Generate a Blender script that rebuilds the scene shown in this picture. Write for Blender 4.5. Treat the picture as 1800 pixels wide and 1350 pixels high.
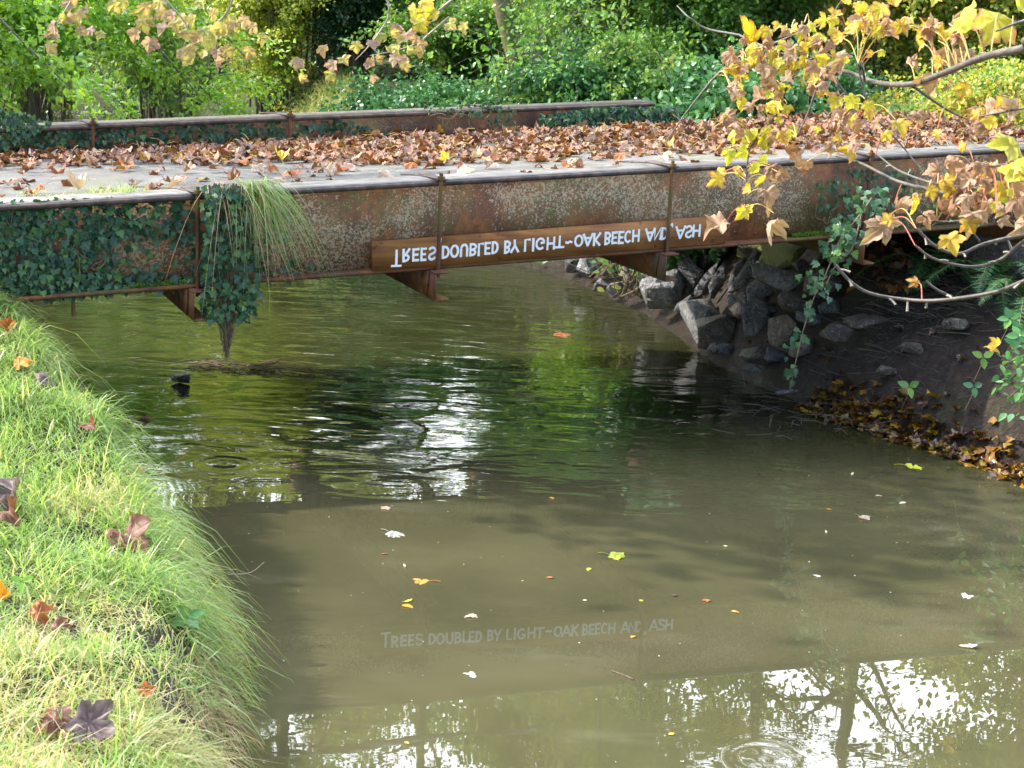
import bpy, math, random
import numpy as np
from mathutils import Matrix, Vector
PI = math.pi
S = bpy.context.scene
for o in list(bpy.data.objects): bpy.data.objects.remove(o)

# ------------------------------------------------------------------ camera
CH = 3.0; FPX = 3000.0; PIT = 0.236351; ROL = 0.045127
cam = bpy.data.cameras.new('camera'); co = bpy.data.objects.new('camera', cam); S.collection.objects.link(co)
cam.lens = FPX/1800*36; cam.sensor_width = 36; cam.clip_start = .05; cam.clip_end = 600
co.matrix_world = Matrix.Translation((0, 0, CH)) @ Matrix.Rotation(PI/2-PIT, 4, 'X') @ Matrix.Rotation(ROL, 4, 'Z')
cam.dof.use_dof = True; cam.dof.focus_distance = 10.4; cam.dof.aperture_fstop = 9
S.camera = co
# ------------------------------------------------------------------ light
SUN_EL = math.radians(38); SUN_AZ = math.radians(-86)       # azimuth from +Y, negative = to the left
sd = Vector((math.cos(SUN_EL)*math.sin(SUN_AZ), math.cos(SUN_EL)*math.cos(SUN_AZ), math.sin(SUN_EL)))
sl = bpy.data.lights.new('sun', 'SUN'); sl.energy = 3.0; sl.angle = math.radians(.5); sl.color = (1, .93, .82)
so = bpy.data.objects.new('sun', sl); S.collection.objects.link(so); so.rotation_euler = sd.to_track_quat('Z', 'Y').to_euler()
S.view_settings.view_transform = 'Standard'; S.view_settings.look = 'None'; S.view_settings.gamma = 1
S.view_settings.exposure = 1.55
S.cycles.max_bounces = 8; S.cycles.transparent_max_bounces = 8; S.cycles.caustics_reflective = False; S.cycles.caustics_refractive = False
S.cycles.sample_clamp_indirect = 6
W = bpy.data.worlds.new('World'); S.world = W; W.use_nodes = True

class NT:                                                   # small node-graph helper
    def __init__(s, tree): s.t = tree; s.n = tree.nodes; s.l = tree.links
    def new(s, typ, **kw):
        n = s.n.new(typ)
        for k, v in kw.items(): setattr(n, k, v)
        return n
    def set(s, sock, v):
        if isinstance(v, bpy.types.NodeSocket): s.l.new(v, sock)
        elif v is not None: sock.default_value = v
    def m(s, op, a, b=None, c=None, clamp=False):
        n = s.new('ShaderNodeMath', operation=op); n.use_clamp = clamp
        s.set(n.inputs[0], a); s.set(n.inputs[1], b); s.set(n.inputs[2], c); return n.outputs[0]
    def vm(s, op, a, b=None):
        n = s.new('ShaderNodeVectorMath', operation=op); s.set(n.inputs[0], a); s.set(n.inputs[1], b)
        return n.outputs['Value'] if op in ('LENGTH', 'DOT_PRODUCT', 'DISTANCE') else n.outputs[0]
    def noise(s, vec, scale, detail=3, rough=.55, scl=(1, 1, 1)):
        if scl != (1, 1, 1): vec = s.vm('MULTIPLY', vec, scl)
        n = s.new('ShaderNodeTexNoise'); s.set(n.inputs['Vector'], vec); n.inputs['Scale'].default_value = scale
        n.inputs['Detail'].default_value = detail; n.inputs['Roughness'].default_value = rough; return n.outputs['Fac']
    def voro(s, vec, scale, out='Distance', scl=(1, 1, 1)):
        if scl != (1, 1, 1): vec = s.vm('MULTIPLY', vec, scl)
        n = s.new('ShaderNodeTexVoronoi'); s.set(n.inputs['Vector'], vec); n.inputs['Scale'].default_value = scale; return n.outputs[out]
    def ramp(s, fac, stops, interp='LINEAR'):
        n = s.new('ShaderNodeValToRGB'); s.set(n.inputs[0], fac); r = n.color_ramp; r.interpolation = interp
        while len(r.elements) < len(stops): r.elements.new(.5)
        for e, (p, c) in zip(r.elements, stops): e.position = p; e.color = (c[0], c[1], c[2], 1) if not isinstance(c, (int, float)) else (c, c, c, 1)
        return n.outputs[0]
    def mr(s, v, a, b, c=0., d=1.):
        n = s.new('ShaderNodeMapRange'); n.interpolation_type = 'SMOOTHSTEP'; s.set(n.inputs[0], v)
        for i, x in enumerate((a, b, c, d)): s.set(n.inputs[i+1], x)
        return n.outputs[0]
    def mix(s, f, a, b, typ='MIX'):
        n = s.new('ShaderNodeMix', data_type='RGBA', blend_type=typ); s.set(n.inputs[0], f)
        for k, v in ((6, a), (7, b)):
            if isinstance(v, (tuple, list)): v = (v[0], v[1], v[2], 1)
            s.set(n.inputs[k], v)
        return n.outputs[2]
    def pos(s): return s.new('ShaderNodeNewGeometry').outputs['Position']
    def attr(s, name): return s.new('ShaderNodeAttribute', attribute_name=name).outputs['Fac']
    def sep(s, v): n = s.new('ShaderNodeSeparateXYZ'); s.set(n.inputs[0], v); return n.outputs
    def bump(s, h, strength=1., dist=.01, normal=None):
        n = s.new('ShaderNodeBump'); n.inputs['Strength'].default_value = strength; n.inputs['Distance'].default_value = dist
        s.set(n.inputs['Height'], h); s.set(n.inputs['Normal'], normal); return n.outputs[0]
    def bsdf(s, color, rough=.6, normal=None, metal=0., spec=.5, **kw):
        n = s.new('ShaderNodeBsdfPrincipled')
        if isinstance(color, (tuple, list)): color = (color[0], color[1], color[2], 1)
        s.set(n.inputs['Base Color'], color); s.set(n.inputs['Roughness'], rough); s.set(n.inputs['Normal'], normal)
        s.set(n.inputs['Metallic'], metal); s.set(n.inputs['Specular IOR Level'], spec)
        for k, v in kw.items(): s.set(n.inputs[k.replace('_', ' ')], v)
        return n.outputs[0]

# world: physical sky with bright broken cloud
w = NT(W.node_tree); w.n.clear()
sky = w.new('ShaderNodeTexSky', sky_type='NISHITA'); sky.sun_disc = False; sky.sun_elevation = SUN_EL; sky.sun_rotation = SUN_AZ
dirv = w.new('ShaderNodeTexCoord').outputs['Generated']
dz = w.sep(dirv)
cl = w.noise(dirv, 2.3, 5, .6, (1, 1, 2.2))
cm = w.mr(w.m('ADD', cl, w.m('MULTIPLY', w.vm('DOT_PRODUCT', dirv, (.12, .93, .34)), .20)), .52, .68)
cm2 = w.m('MULTIPLY', cm, w.mr(dz[2], 0., .06))
col = w.mix(cm2, sky.outputs[0], (19, 20, 21.5))
bg = w.new('ShaderNodeBackground'); w.set(bg.inputs[0], col); bg.inputs[1].default_value = .15
wo = w.new('ShaderNodeOutputWorld'); w.l.new(bg.outputs[0], wo.inputs[0])

def mat(name):
    m = bpy.data.materials.new(name); m.use_nodes = True; t = NT(m.node_tree); t.n.clear()
    t.out = t.new('ShaderNodeOutputMaterial'); return m, t
def fin(m, t, sh, vol=None): t.l.new(sh, t.out.inputs[0]); return m

# ------------------------------------------------------------------ projection helpers (pixel of the photo -> point in the world)
def ray(px, py):
    U = (px-900)/FPX; V = (py-675)/FPX
    u = U*math.cos(ROL)+V*math.sin(ROL); v = -U*math.sin(ROL)+V*math.cos(ROL)
    return np.array([u, math.cos(PIT)-v*math.sin(PIT), -math.sin(PIT)-v*math.cos(PIT)])
def at_z(px, py, z=0.): d = ray(px, py); k = (z-CH)/d[2]; return np.array([d[0]*k, d[1]*k, z])
def at_Y(px, py, Y): d = ray(px, py); k = Y/d[1]; return np.array([d[0]*k, Y, CH+d[2]*k])

# ------------------------------------------------------------------ mesh helpers
class MB:
    def __init__(s): s.v = []; s.f = []; s.r = []; s.e = []; s.n = 0
    def add(s, v, f, rnd=0., rad=0.):
        v = np.asarray(v, float).reshape(-1, 3); k = len(v)
        if k == 0: return s
        s.v.append(v); s.r.append(np.broadcast_to(rnd, (k,)).astype(float)); s.e.append(np.broadcast_to(rad, (k,)).astype(float))
        if isinstance(f, np.ndarray): s.f.append(f+s.n)
        else:
            for q in (3, 4):
                g = [x for x in f if len(x) == q]
                if g: s.f.append(np.array(g)+s.n)
            for x in f:
                if len(x) > 4: s.f.append(np.array([x])+s.n)
        s.n += k; return s
    def build(s, name, m, parent=None, smooth=False, loc=None):
        me = bpy.data.meshes.new(name)
        if s.n:
            V = np.concatenate(s.v)
        else: V = np.zeros((0, 3))
        if parent is not None: off = np.array(parent['_w']) if '_w' in parent else np.zeros(3)
        elif loc is not None: off = np.array(loc, float)
        else: off = np.array([V[:, 0].mean(), V[:, 1].mean(), V[:, 2].min()]) if s.n else np.zeros(3)
        me.vertices.add(len(V)); me.vertices.foreach_set('co', (V-off).ravel())
        tot = np.concatenate([np.full(len(f), f.shape[1]) for f in s.f]); idx = np.concatenate([f.ravel() for f in s.f])
        me.loops.add(len(idx)); me.loops.foreach_set('vertex_index', idx.astype(np.int32))
        me.polygons.add(len(tot)); me.polygons.foreach_set('loop_start', np.concatenate([[0], np.cumsum(tot)[:-1]]).astype(np.int32))
        me.polygons.foreach_set('loop_total', tot.astype(np.int32))
        if smooth: me.polygons.foreach_set('use_smooth', np.ones(len(tot), bool))
        for nm, arr in (('rnd', s.r), ('rad', s.e)):
            a = me.attributes.new(nm, 'FLOAT', 'POINT'); a.data.foreach_set('value', np.concatenate(arr).astype(np.float32))
        me.update(calc_edges=True); me.validate()
        me.materials.append(m)
        o = bpy.data.objects.new(name, me); S.collection.objects.link(o)
        if parent is not None: o.parent = parent; o['_w'] = tuple(float(x) for x in off)
        else: o.location = off; o['_w'] = tuple(float(x) for x in off)
        return o
def tag(o, label=None, cat=None, group=None, kind=None):
    if label: o['label'] = label
    if cat: o['category'] = cat
    if group: o['group'] = group
    if kind: o['kind'] = kind
    return o
def thing(name, label, cat, loc, group=None):
    o = bpy.data.objects.new(name, None); S.collection.objects.link(o); o.empty_display_size = .1
    o.location = loc; o['_w'] = tuple(float(x) for x in loc); return tag(o, label, cat, group)

def box_vf(P, ax, ay, az):
    """P corner, three edge vectors"""
    P, ax, ay, az = (np.asarray(a, float) for a in (P, ax, ay, az))
    v = [P+i*ax+j*ay+k*az for k in (0, 1) for j in (0, 1) for i in (0, 1)]
    f = [(0, 2, 3, 1), (4, 5, 7, 6), (0, 1, 5, 4), (2, 6, 7, 3), (0, 4, 6, 2), (1, 3, 7, 5)]
    return np.array(v), f
def tube_vf(pts, rad, sides=6):
    pts = np.asarray(pts, float); n = len(pts); rad = np.broadcast_to(rad, (n,))
    tg = np.gradient(pts, axis=0); tg /= np.linalg.norm(tg, axis=1, keepdims=True)+1e-9
    up = np.array([0, 0, 1.]) if abs(tg[:, 2]).mean() < .8 else np.array([1., 0, 0])
    a = np.cross(tg, up); a /= np.linalg.norm(a, axis=1, keepdims=True)+1e-9; b = np.cross(a, tg)
    th = np.arange(sides)*2*PI/sides
    v = pts[:, None]+rad[:, None, None]*(a[:, None]*np.cos(th)[None, :, None]+b[:, None]*np.sin(th)[None, :, None])
    i = np.arange(n-1)[:, None]*sides; j = np.arange(sides)[None]; k = (j+1) % sides
    f = np.stack([i+j, i+k, i+sides+k, i+sides+j], -1).reshape(-1, 4)
    return v.reshape(-1, 3), f
def bez(pts, n=12):                                         # Catmull-Rom through points
    P = np.asarray(pts, float); P = np.vstack([2*P[0]-P[1], P, 2*P[-1]-P[-2]]); out = []
    for i in range(1, len(P)-2):
        t = np.linspace(0, 1, n, endpoint=False)[:, None]; a, b, c, d = P[i-1:i+3]
        out.append(.5*(2*b+(c-a)*t+(2*a-5*b+4*c-d)*t*t+(-a+3*b-3*c+d)*t**3))
    return np.vstack(out+[P[-2][None]])

# leaf templates: base at origin, tip toward +y, unit length
def fan(outline, center=(0, .42)):
    o = np.array([(x, y) for x, y in outline], float); c = np.array([center])
    v2 = np.vstack([c, o]); n = len(o); r = np.concatenate([[0], np.ones(n)])
    f = np.array([(0, 1+i, 1+(i+1) % n) for i in range(n)])
    return np.column_stack([v2, np.zeros(n+1)]), f, r
def sym(right): return right+[(-x, y) for x, y in reversed(right) if abs(x) > 1e-6]
SYC = fan(sym([(0, .02), (.10, -.02), (.30, -.02), (.36, .06), (.42, .12), (.34, .22), (.46, .28), (.54, .38), (.56, .50), (.60, .60), (.46, .60), (.36, .66), (.26, .60), (.26, .74), (.17, .80), (.12, .90), (0, 1)]), (0, .3))
def fan2(T):
    v, f, r_ = T; n = len(v)-1; c = v[0]; inner = c+(v[1:]-c)*np.linspace(.52, .52, n)[:, None]; rad = np.linalg.norm(v[1:]-c, axis=1); inner[:, 2] = .05*(rad-rad.mean())/rad.std()*-1; o = v[1:].copy()
    V = np.vstack([c[None], inner, o]); F = []
    for i in range(n): a, b = 1+i, 1+(i+1) % n; F += [(0, a, b), (a, a+n, b+n), (a, b+n, b)]
    return V, np.array(F), np.concatenate([[0], np.full(n, .5), np.ones(n)])
SYCH = fan2(SYC)
IVY = fan(sym([(0, .06), (.12, 0), (.34, .06), (.48, .16), (.30, .32), (.46, .52), (.22, .55), (0, 1)]), (0, .34))
OVAL = fan(sym([(0, 0), (.20, .14), (.30, .38), (.22, .68), (.09, .88), (0, 1)]), (0, .45))
DIA = (np.array([(0, 0, 0), (.30, .45, .06), (0, 1, 0), (-.30, .45, .06)], float), np.array([(0, 1, 2), (0, 2, 3)]), np.array([0, .8, .6, .8]))
ASH = fan(sym([(0, 0), (.11, .25), (.12, .6), (0, 1)]), (0, .45))
PIN = fan(sym([(0, 0)]+[(w_*(1-y_)**.7*.16, y_+d_) for y_ in np.linspace(.06, .92, 9) for w_, d_ in ((.35, 0), (1., .03))]+[(0, 1)]), (0, .45))
OAK = fan(sym([(0, 0), (.1, .1), (.2, .2), (.13, .3), (.28, .42), (.18, .5), (.32, .64), (.2, .72), (.2, .88), (0, 1)]), (0, .5))

def frames(nrm, d):
    z = nrm/(np.linalg.norm(nrm, axis=1, keepdims=True)+1e-9)
    y = d-(d*z).sum(1, keepdims=True)*z; y /= np.linalg.norm(y, axis=1, keepdims=True)+1e-9
    x = np.cross(y, z); return np.stack([x, y, z], -1)       # columns
def leaves(mb, T, pos, nrm, d, size, rnd, curl=.15, fold=.15, rs=None, wob=0.):
    rs = rs or np.random.RandomState(1); v, f, r = T; N = len(pos)
    if N == 0: return
    cu = np.broadcast_to(curl, (N,))*rs.uniform(.3, 1.7, N)*np.where(rs.rand(N) < .8, -1, 1); fo = np.broadcast_to(fold, (N,))*rs.uniform(.2, 1.8, N)
    L = np.broadcast_to(v, (N,)+v.shape).copy()
    L[:, :, 2] += fo[:, None]*np.abs(v[:, 0])[None]+cu[:, None]*((v[:, 1]-.35)**2+v[:, 0]**2)[None]
    if wob:
        L += rs.normal(0, wob*.6, L.shape)*np.array([.4, .4, 1]); kk = rs.normal(0, 4.5, (N, 2)); ph = rs.uniform(0, 6.28, (N, 1)); L[:, :, 2] += wob*2.2*np.sin(L[:, :, 0]*kk[:, :1]+L[:, :, 1]*kk[:, 1:]+ph)
    R = frames(nrm, d); P = np.einsum('nij,nkj->nki', R, L)*np.broadcast_to(size, (N,))[:, None, None]+pos[:, None]
    k = len(v); F = (f[None]+np.arange(N)[:, None, None]*k).reshape(-1, 3)
    mb.add(P.reshape(-1, 3), F, np.repeat(np.broadcast_to(rnd, (N,)), k), np.tile(r, N))
def rvec(rs, N, up=0., h=(0, 0, 0)):
    a = rs.normal(0, 1, (N, 3)); a /= np.linalg.norm(a, axis=1, keepdims=True); return a+np.array([0, 0, up])+np.array(h)

# ------------------------------------------------------------------ materials
def leaf_mat(name, cols, trans=.4, rough=.45, edge=None, spec=.5, tint=1.3):
    m, t = mat(name); r = t.attr('rnd'); c = t.ramp(r, [(i/(max(1, len(cols)-1)), k) for i, k in enumerate(cols)])
    p = t.pos(); n = t.noise(p, 60, 2)
    c = t.mix(t.mr(n, .35, .7, 0, .35), c, (.5, .5, .5), 'MULTIPLY')
    if edge: c = t.mix(t.m('MULTIPLY', t.mr(t.m('ADD', t.attr('rad'), t.m('MULTIPLY', n, .6)), .95, 1.35), t.mr(t.m('FRACT', t.m('MULTIPLY', r, 37.7)), .35, .6)), c, edge)
    a = t.bsdf(c, rough, spec=spec)
    tr = t.new('ShaderNodeBsdfTranslucent'); g = t.vm('MULTIPLY', c, (tint, tint, tint*.6)); t.set(tr.inputs[0], g)
    mx = t.new('ShaderNodeMixShader'); mx.inputs[0].default_value = trans; t.l.new(a, mx.inputs[1]); t.l.new(tr.outputs[0], mx.inputs[2])
    return fin(m, t, mx.outputs[0])
G = dict(
    syc=leaf_mat('autumn_sycamore_leaf', [(.30, .34, .03), (.50, .40, .03), (.62, .42, .03), (.50, .24, .06), (.34, .17, .09), (.42, .26, .17), (.30, .18, .12)], .45, .5, (.20, .08, .03)),
    yellow=leaf_mat('yellow_sycamore_leaf', [(.56, .54, .06), (.62, .42, .07)], .45, .5, (.38, .15, .07)),
    tan=leaf_mat('tan_dry_leaf', [(.44, .27, .17), (.36, .20, .12), (.50, .35, .24)], .3, .6),
    litter=leaf_mat('brown_leaf_litter', [(.10, .045, .04), (.20, .07, .035), (.27, .13, .07), (.38, .13, .03), (.17, .09, .07), (.40, .26, .16), (.10, .042, .03), (.46, .26, .05)], .12, .5),
    wetlitter=leaf_mat('wet_leaf_litter', [(.06, .025, .015), (.12, .05, .015), (.22, .09, .01), (.35, .22, .02), (.08, .04, .03), (.05, .03, .02)], .1, .25),
    ivy=leaf_mat('dark_ivy_leaf', [(.022, .07, .035), (.035, .105, .048), (.055, .14, .055), (.13, .25, .05)], .2, .4),
    bramble=leaf_mat('bramble_leaf', [(.05, .15, .055), (.08, .21, .08), (.10, .26, .07), (.18, .34, .07)], .3, .3),
    hazel=leaf_mat('bright_green_leaf', [(.16, .36, .04), (.28, .50, .07), (.40, .58, .08), (.52, .62, .14)], .45, .26, spec=.8),
    lime=leaf_mat('yellow_green_leaf', [(.38, .48, .07), (.54, .60, .10), (.62, .64, .16), (.40, .48, .08)], .45, .35),
    holly=leaf_mat('holly_leaf', [(.012, .045, .015), (.02, .07, .02), (.05, .13, .02)], .1, .3),
    green=leaf_mat('mid_green_leaf', [(.12, .26, .05), (.18, .36, .07), (.28, .44, .08), (.14, .30, .12), (.50, .48, .10)], .4, .38),
    canopy=leaf_mat('canopy_leaf', [(.28, .38, .05), (.42, .48, .06), (.58, .54, .07), (.68, .54, .08)], .45, .45),
    canopyd=leaf_mat('dark_canopy_leaf', [(.14, .24, .04), (.24, .34, .06), (.38, .42, .07), (.12, .22, .06), (.55, .46, .10)], .4, .45),
    mix=leaf_mat('mixed_autumn_leaf', [(.14, .27, .05), (.26, .38, .07), (.46, .50, .07), (.62, .54, .07), (.48, .28, .09), (.30, .40, .09)], .4, .42),
    fern=leaf_mat('fern_frond', [(.03, .12, .03), (.05, .18, .04)], .35, .45),
    grass=leaf_mat('grass_blade', [(.14, .26, .06), (.24, .39, .10), (.34, .47, .14), (.46, .54, .21), (.58, .54, .26), (.60, .48, .32)], .5, .30, tint=1.3),
    straw=leaf_mat('dry_straw', [(.30, .20, .09), (.42, .32, .15), (.22, .14, .07)], .25, .6),
)
def simple(name, c1, c2, scale=20, rough=.8, bs=.5, bd=.01, scl=(1, 1, 1), spec=.3):
    m, t = mat(name); p = t.pos(); n = t.noise(p, scale, 5, .65, scl); n2 = t.noise(p, scale*4.3, 3, .6, scl)
    c = t.mix(t.mr(n, .3, .7), c1, c2); c = t.mix(t.mr(n2, .3, .75, 0, .5), c, tuple(x*.45 for x in c1))
    return fin(m, t, t.bsdf(c, rough, t.bump(t.m('ADD', n, t.m('MULTIPLY', n2, .4)), bs, bd), spec=spec))
G['bark'] = simple('grey_bark', (.14, .11, .08), (.26, .22, .17), 9, scl=(1, 1, .25), bd=.03)
G['mossbark'] = simple('mossy_bark', (.10, .13, .02), (.20, .15, .10), 5, bd=.03)
G['twig'] = simple('twig_bark', (.06, .048, .038), (.15, .12, .095), 40, rough=.5, bd=.002, spec=.5)
G['palewood'] = simple('pale_twig', (.30, .25, .19), (.42, .38, .31), 60, rough=.45, bd=.002, spec=.5)
G['petiole'] = simple('red_petiole', (.62, .10, .07), (.60, .22, .10), 30, rough=.4, bd=.0005)
G['ypetiole'] = simple('yellow_petiole', (.55, .36, .10), (.60, .45, .16), 30, rough=.4, bd=.0005)
G['stem'] = simple('ivy_stem', (.20, .14, .08), (.32, .25, .16), 40, bd=.003)
G['root'] = simple('hanging_root', (.12, .085, .055), (.25, .18, .11), 50, bd=.005)

# rusty iron with lichen blotches and algae
def iron(name, lich=1., dark=1., front=True):
    m, t = mat(name); p = t.pos(); x = t.sep(p)
    n = t.noise(p, 3.2, 5, .6); n2 = t.noise(p, 18, 5, .65); st = t.noise(p, 5, 4, .6, (1.6, 1.6, .25))
    c = t.ramp(n, [(.32, (.095*dark, .040*dark, .026*dark)), (.48, (.20*dark, .076*dark, .034*dark)), (.60, (.32*dark, .12*dark, .038*dark)), (.72, (.18*dark, .074*dark, .038*dark))])
    c = t.mix(t.mr(n2, .40, .75, 0, .7), c, (.04*dark, .02*dark, .015*dark))
    c = t.mix(t.mr(st, .52, .7, 0, .5), c, (.06*dark, .03*dark, .022*dark))
    al = t.m('MULTIPLY', t.mr(t.noise(p, 2.1, 4), .46, .62), t.mr(n2, .35, .6))
    c = t.mix(t.m('MULTIPLY', al, .65), c, (.13, .13, .035))
    h = t.m('ADD', n2, 0.)
    if lich:
        wv = t.new('ShaderNodeTexNoise'); t.set(wv.inputs['Vector'], p); wv.inputs['Scale'].default_value = 30
        wp = t.vm('ADD', p, t.vm('MULTIPLY', wv.outputs['Color'], (.02, .02, .02)))
        blot = t.noise(wp, 62, 3, .7); zone = t.noise(p, 1.9, 3, .6)
        zone2 = t.mr(zone, .34, .60, .655, .495)
        lm = t.mr(t.m('SUBTRACT', blot, zone2), -.005, .03)
        v2 = t.mr(t.m('SUBTRACT', t.noise(wp, 150, 2, .6), t.mr(zone, .32, .62, .68, .54)), 0., .03)
        lm = t.m('MAXIMUM', lm, t.m('MULTIPLY', v2, .7))
        c = t.mix(t.m('MULTIPLY', lm, .85*lich), c, t.mix(t.noise(p, 25, 2), (.32, .24, .15), (.56, .46, .32)))
        h = t.m('ADD', h, t.m('MULTIPLY', lm, .4))
    return fin(m, t, t.bsdf(c, .72, t.bump(h, .6, .006), spec=.35))
G['iron'] = iron('rusty_lichened_iron'); G['iron2'] = iron('dull_brown_iron', .25, .8); G['rod'] = iron('rusty_rod_iron', 0, .75)
m, t = mat('worn_steel_flange'); p = t.pos(); n = t.noise(p, 9, 5, .6); n2 = t.noise(p, 70, 3)
c = t.mix(t.mr(n, .35, .65), (.11, .09, .078), (.22, .195, .18)); c = t.mix(t.mr(n2, .5, .75, 0, .6), c, (.08, .05, .04))
G['flange'] = fin(m, t, t.bsdf(c, t.mr(n, .3, .7, .35, .6), t.bump(n2, .4, .003), spec=.6))
G['flange2'] = simple('brown_flange_iron', (.06, .042, .03), (.15, .11, .075), 9, rough=.55, spec=.5)
m, t = mat('flange_edge_iron'); p = t.pos(); n = t.noise(p, 14, 5, .6)
G['lip'] = fin(m, t, t.bsdf(t.mix(t.mr(n, .4, .65), (.035, .024, .02), (.10, .065, .05)), .6, t.bump(n, .5, .004), spec=.4))
m, t = mat('gritty_concrete'); p = t.pos(); n = t.noise(p, 4, 5, .6); n2 = t.noise(p, 120, 3, .7); v = t.voro(p, 95)
c = t.mix(t.mr(n, .35, .65), (.10, .095, .085), (.17, .16, .145)); c = t.mix(t.mr(n2, .45, .75, 0, .7), c, (.20, .18, .16)); c = t.mix(t.mr(v, .02, .16, .5, 0), c, (.34, .32, .30))
c = t.mix(t.mr(t.noise(p, 1.3, 4), .5, .68, 0, .55), c, (.17, .17, .10))
G['concrete'] = fin(m, t, t.bsdf(c, .9, t.bump(n2, .8, .01)))
m, t = mat('varnished_board'); p = t.pos(); g = t.noise(p, 16, 5, .6, (.12, .12, 1.6)); n = t.noise(p, 3, 4); n3 = t.noise(p, 22, 3)
c = t.ramp(t.m('ADD', t.m('MULTIPLY', g, .6), t.m('MULTIPLY', n, .4)), [(.34, (.11, .042, .016)), (.5, (.22, .088, .024)), (.66, (.32, .15, .04))])
c = t.mix(t.mr(n3, .62, .72, 0, .7), c, (.04, .02, .012))
G['board'] = fin(m, t, t.bsdf(c, .68, t.bump(g, .4, .003), spec=.3))
m, t = mat('white_lettering_paint'); p = t.pos(); n = t.noise(p, 45, 4)
G['paint'] = fin(m, t, t.bsdf(t.mix(t.mr(n, .45, .75, 0, .3), (.86, .87, .88), (.66, .67, .66)), .5, t.bump(n, .2, .002)))
def rockmat(name, a, b, moss=0., wet=.45):
    m, t = mat(name); p = t.pos(); n = t.noise(p, 7, 6, .65); n2 = t.noise(p, 34, 5, .7); x = t.sep(p)
    c = t.ramp(n, [(.3, a), (.5, tuple((i+j)/2 for i, j in zip(a, b))), (.68, b)]); c = t.mix(t.mr(n2, .35, .7, 0, .75), c, tuple(k*.3 for k in a))
    vn = t.mr(t.m('ABSOLUTE', t.m('SUBTRACT', t.noise(p, 9, 3), .5)), 0, .012, .6, 0); c = t.mix(vn, c, (.5, .49, .46))
    if moss: c = t.mix(t.m('MULTIPLY', t.mr(t.noise(p, 6, 4), .38, .5), moss), c, (.22, .26, .04))
    lowr = t.mr(x[2], .03, .12, .12, wet)
    return fin(m, t, t.bsdf(c, lowr, t.bump(t.m('ADD', n, t.m('MULTIPLY', n2, .5)), 1., .05), spec=.5))
G['slate'] = rockmat('wet_slate', (.035, .035, .04), (.17, .17, .18)); G['greyrock'] = rockmat('grey_boulder', (.085, .085, .09), (.48, .48, .49))  # grey boulder colour lightened in place of sun that misses them
G['mossrock'] = rockmat('mossy_stone', (.22, .22, .15), (.46, .46, .34), .9); G['palerock'] = rockmat('pale_sandy_stone', (.34, .24, .18), (.58, .46, .38))  # mossy stone colour raised to stand in for a missing sun patch
G['brownrock'] = rockmat('brown_stone', (.09, .07, .055), (.24, .19, .15))

# ------------------------------------------------------------------ terrain
LS = np.array([(-.1, -8), (-.5, 3), (-.80, 5), (-1.02, 6.2), (-1.12, 6.9), (-1.32, 7.6), (-1.75, 8.4), (-2.35, 9.3), (-3.0, 10.1), (-3.9, 11.2), (-5.2, 14), (-8, 19), (-10.5, 26), (-13, 34), (-18, 41), (-30, 47)], float)
RS = np.array([(9, -8), (6.5, 4), (4.4, 8.5), (3.35, 10.6), (2.85, 11.3), (2.45, 11.75), (2.15, 12.3), (1.85, 12.9), (1.62, 13.6), (1.45, 14.4), (1.20, 15.4), (.75, 16.6), (.2, 17.6), (-1.2, 18.8), (-3.3, 22), (-5.2, 27), (-7.2, 34), (-10, 40), (-18, 46), (-30, 54)], float)
POLY = np.vstack([LS, RS[::-1]])
def dist_line(P, L):
    best = np.full(len(P), 1e9)
    for a, b in zip(L[:-1], L[1:]):
        d = b-a; t = np.clip(((P-a)@d)/(d@d), 0, 1); best = np.minimum(best, np.linalg.norm(P-(a+t[:, None]*d), axis=1))
    return best
def inside(P, poly):
    r = np.zeros(len(P), bool); x, y = P[:, 0], P[:, 1]
    for (x1, y1), (x2, y2) in zip(poly, np.roll(poly, -1, 0)):
        c = ((y1 > y) != (y2 > y)); r ^= c & (x < (x2-x1)*(y-y1)/((y2-y1) if y2 != y1 else 1e-9)+x1)
    return r
def sm(t): t = np.clip(t, 0, 1); return t*t*(3-2*t)
rsN = np.random.RandomState(5); _K = [(rsN.normal(0, 1, 2), rsN.uniform(0, 6)) for _ in range(24)]
def fnoise(x, y, s):
    out = 0
    for i, (k, ph) in enumerate(_K): out = out+np.sin((k[0]*x+k[1]*y)*s*(1+i*.17)+ph)/(1+.25*i)
    return out/4.
def ground(x, y):
    x = np.asarray(x, float); y = np.asarray(y, float); sh = x.shape; x = x.ravel(); y = y.ravel(); P = np.column_stack([x, y])
    dl = dist_line(P, LS); dr = dist_line(P, RS); ins = inside(P, POLY); z = np.zeros(len(x))
    left = (~ins) & (dl < dr); right = (~ins) & ~left
    topl = np.interp(y, [3, 6, 7, 8, 8.8, 9.6, 11, 14, 20], [.42, .40, .44, .60, .86, 1.08, 1.1, .9, .9])
    zl = topl*sm(dl/.42)**.8+.10*np.minimum(dl, 6)+(.07*fnoise(x, y, 2.6)+.03*fnoise(x+3, y, 6.))*sm(dl/.3)
    zl = np.where(y > 14, .9*sm(dl/1.2)+.05*np.minimum(dl, 30), zl)
    near = 1.12*(1-np.exp(-dr/.62))+.75*sm((dr-2.3)/1.2)
    far = 1.42*sm(dr/1.5)**.8+.062*np.minimum(dr, 32)
    k = sm((y-13.2)/2.2); zr = near*(1-k)+far*k
    zr = zr+(.05*fnoise(x, y, 2.6)+.045*fnoise(x+7, y, 7)+.03*fnoise(x-4, y+9, 13))*sm(dr/.35)
    zi = -np.minimum(.55, .5*np.minimum(dl, dr))
    z = np.where(ins, zi, np.where(left, zl, zr)); return z.reshape(sh)
def axis(segs): return np.unique(np.concatenate([np.arange(a, b, s) for a, b, s in segs]))
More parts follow.
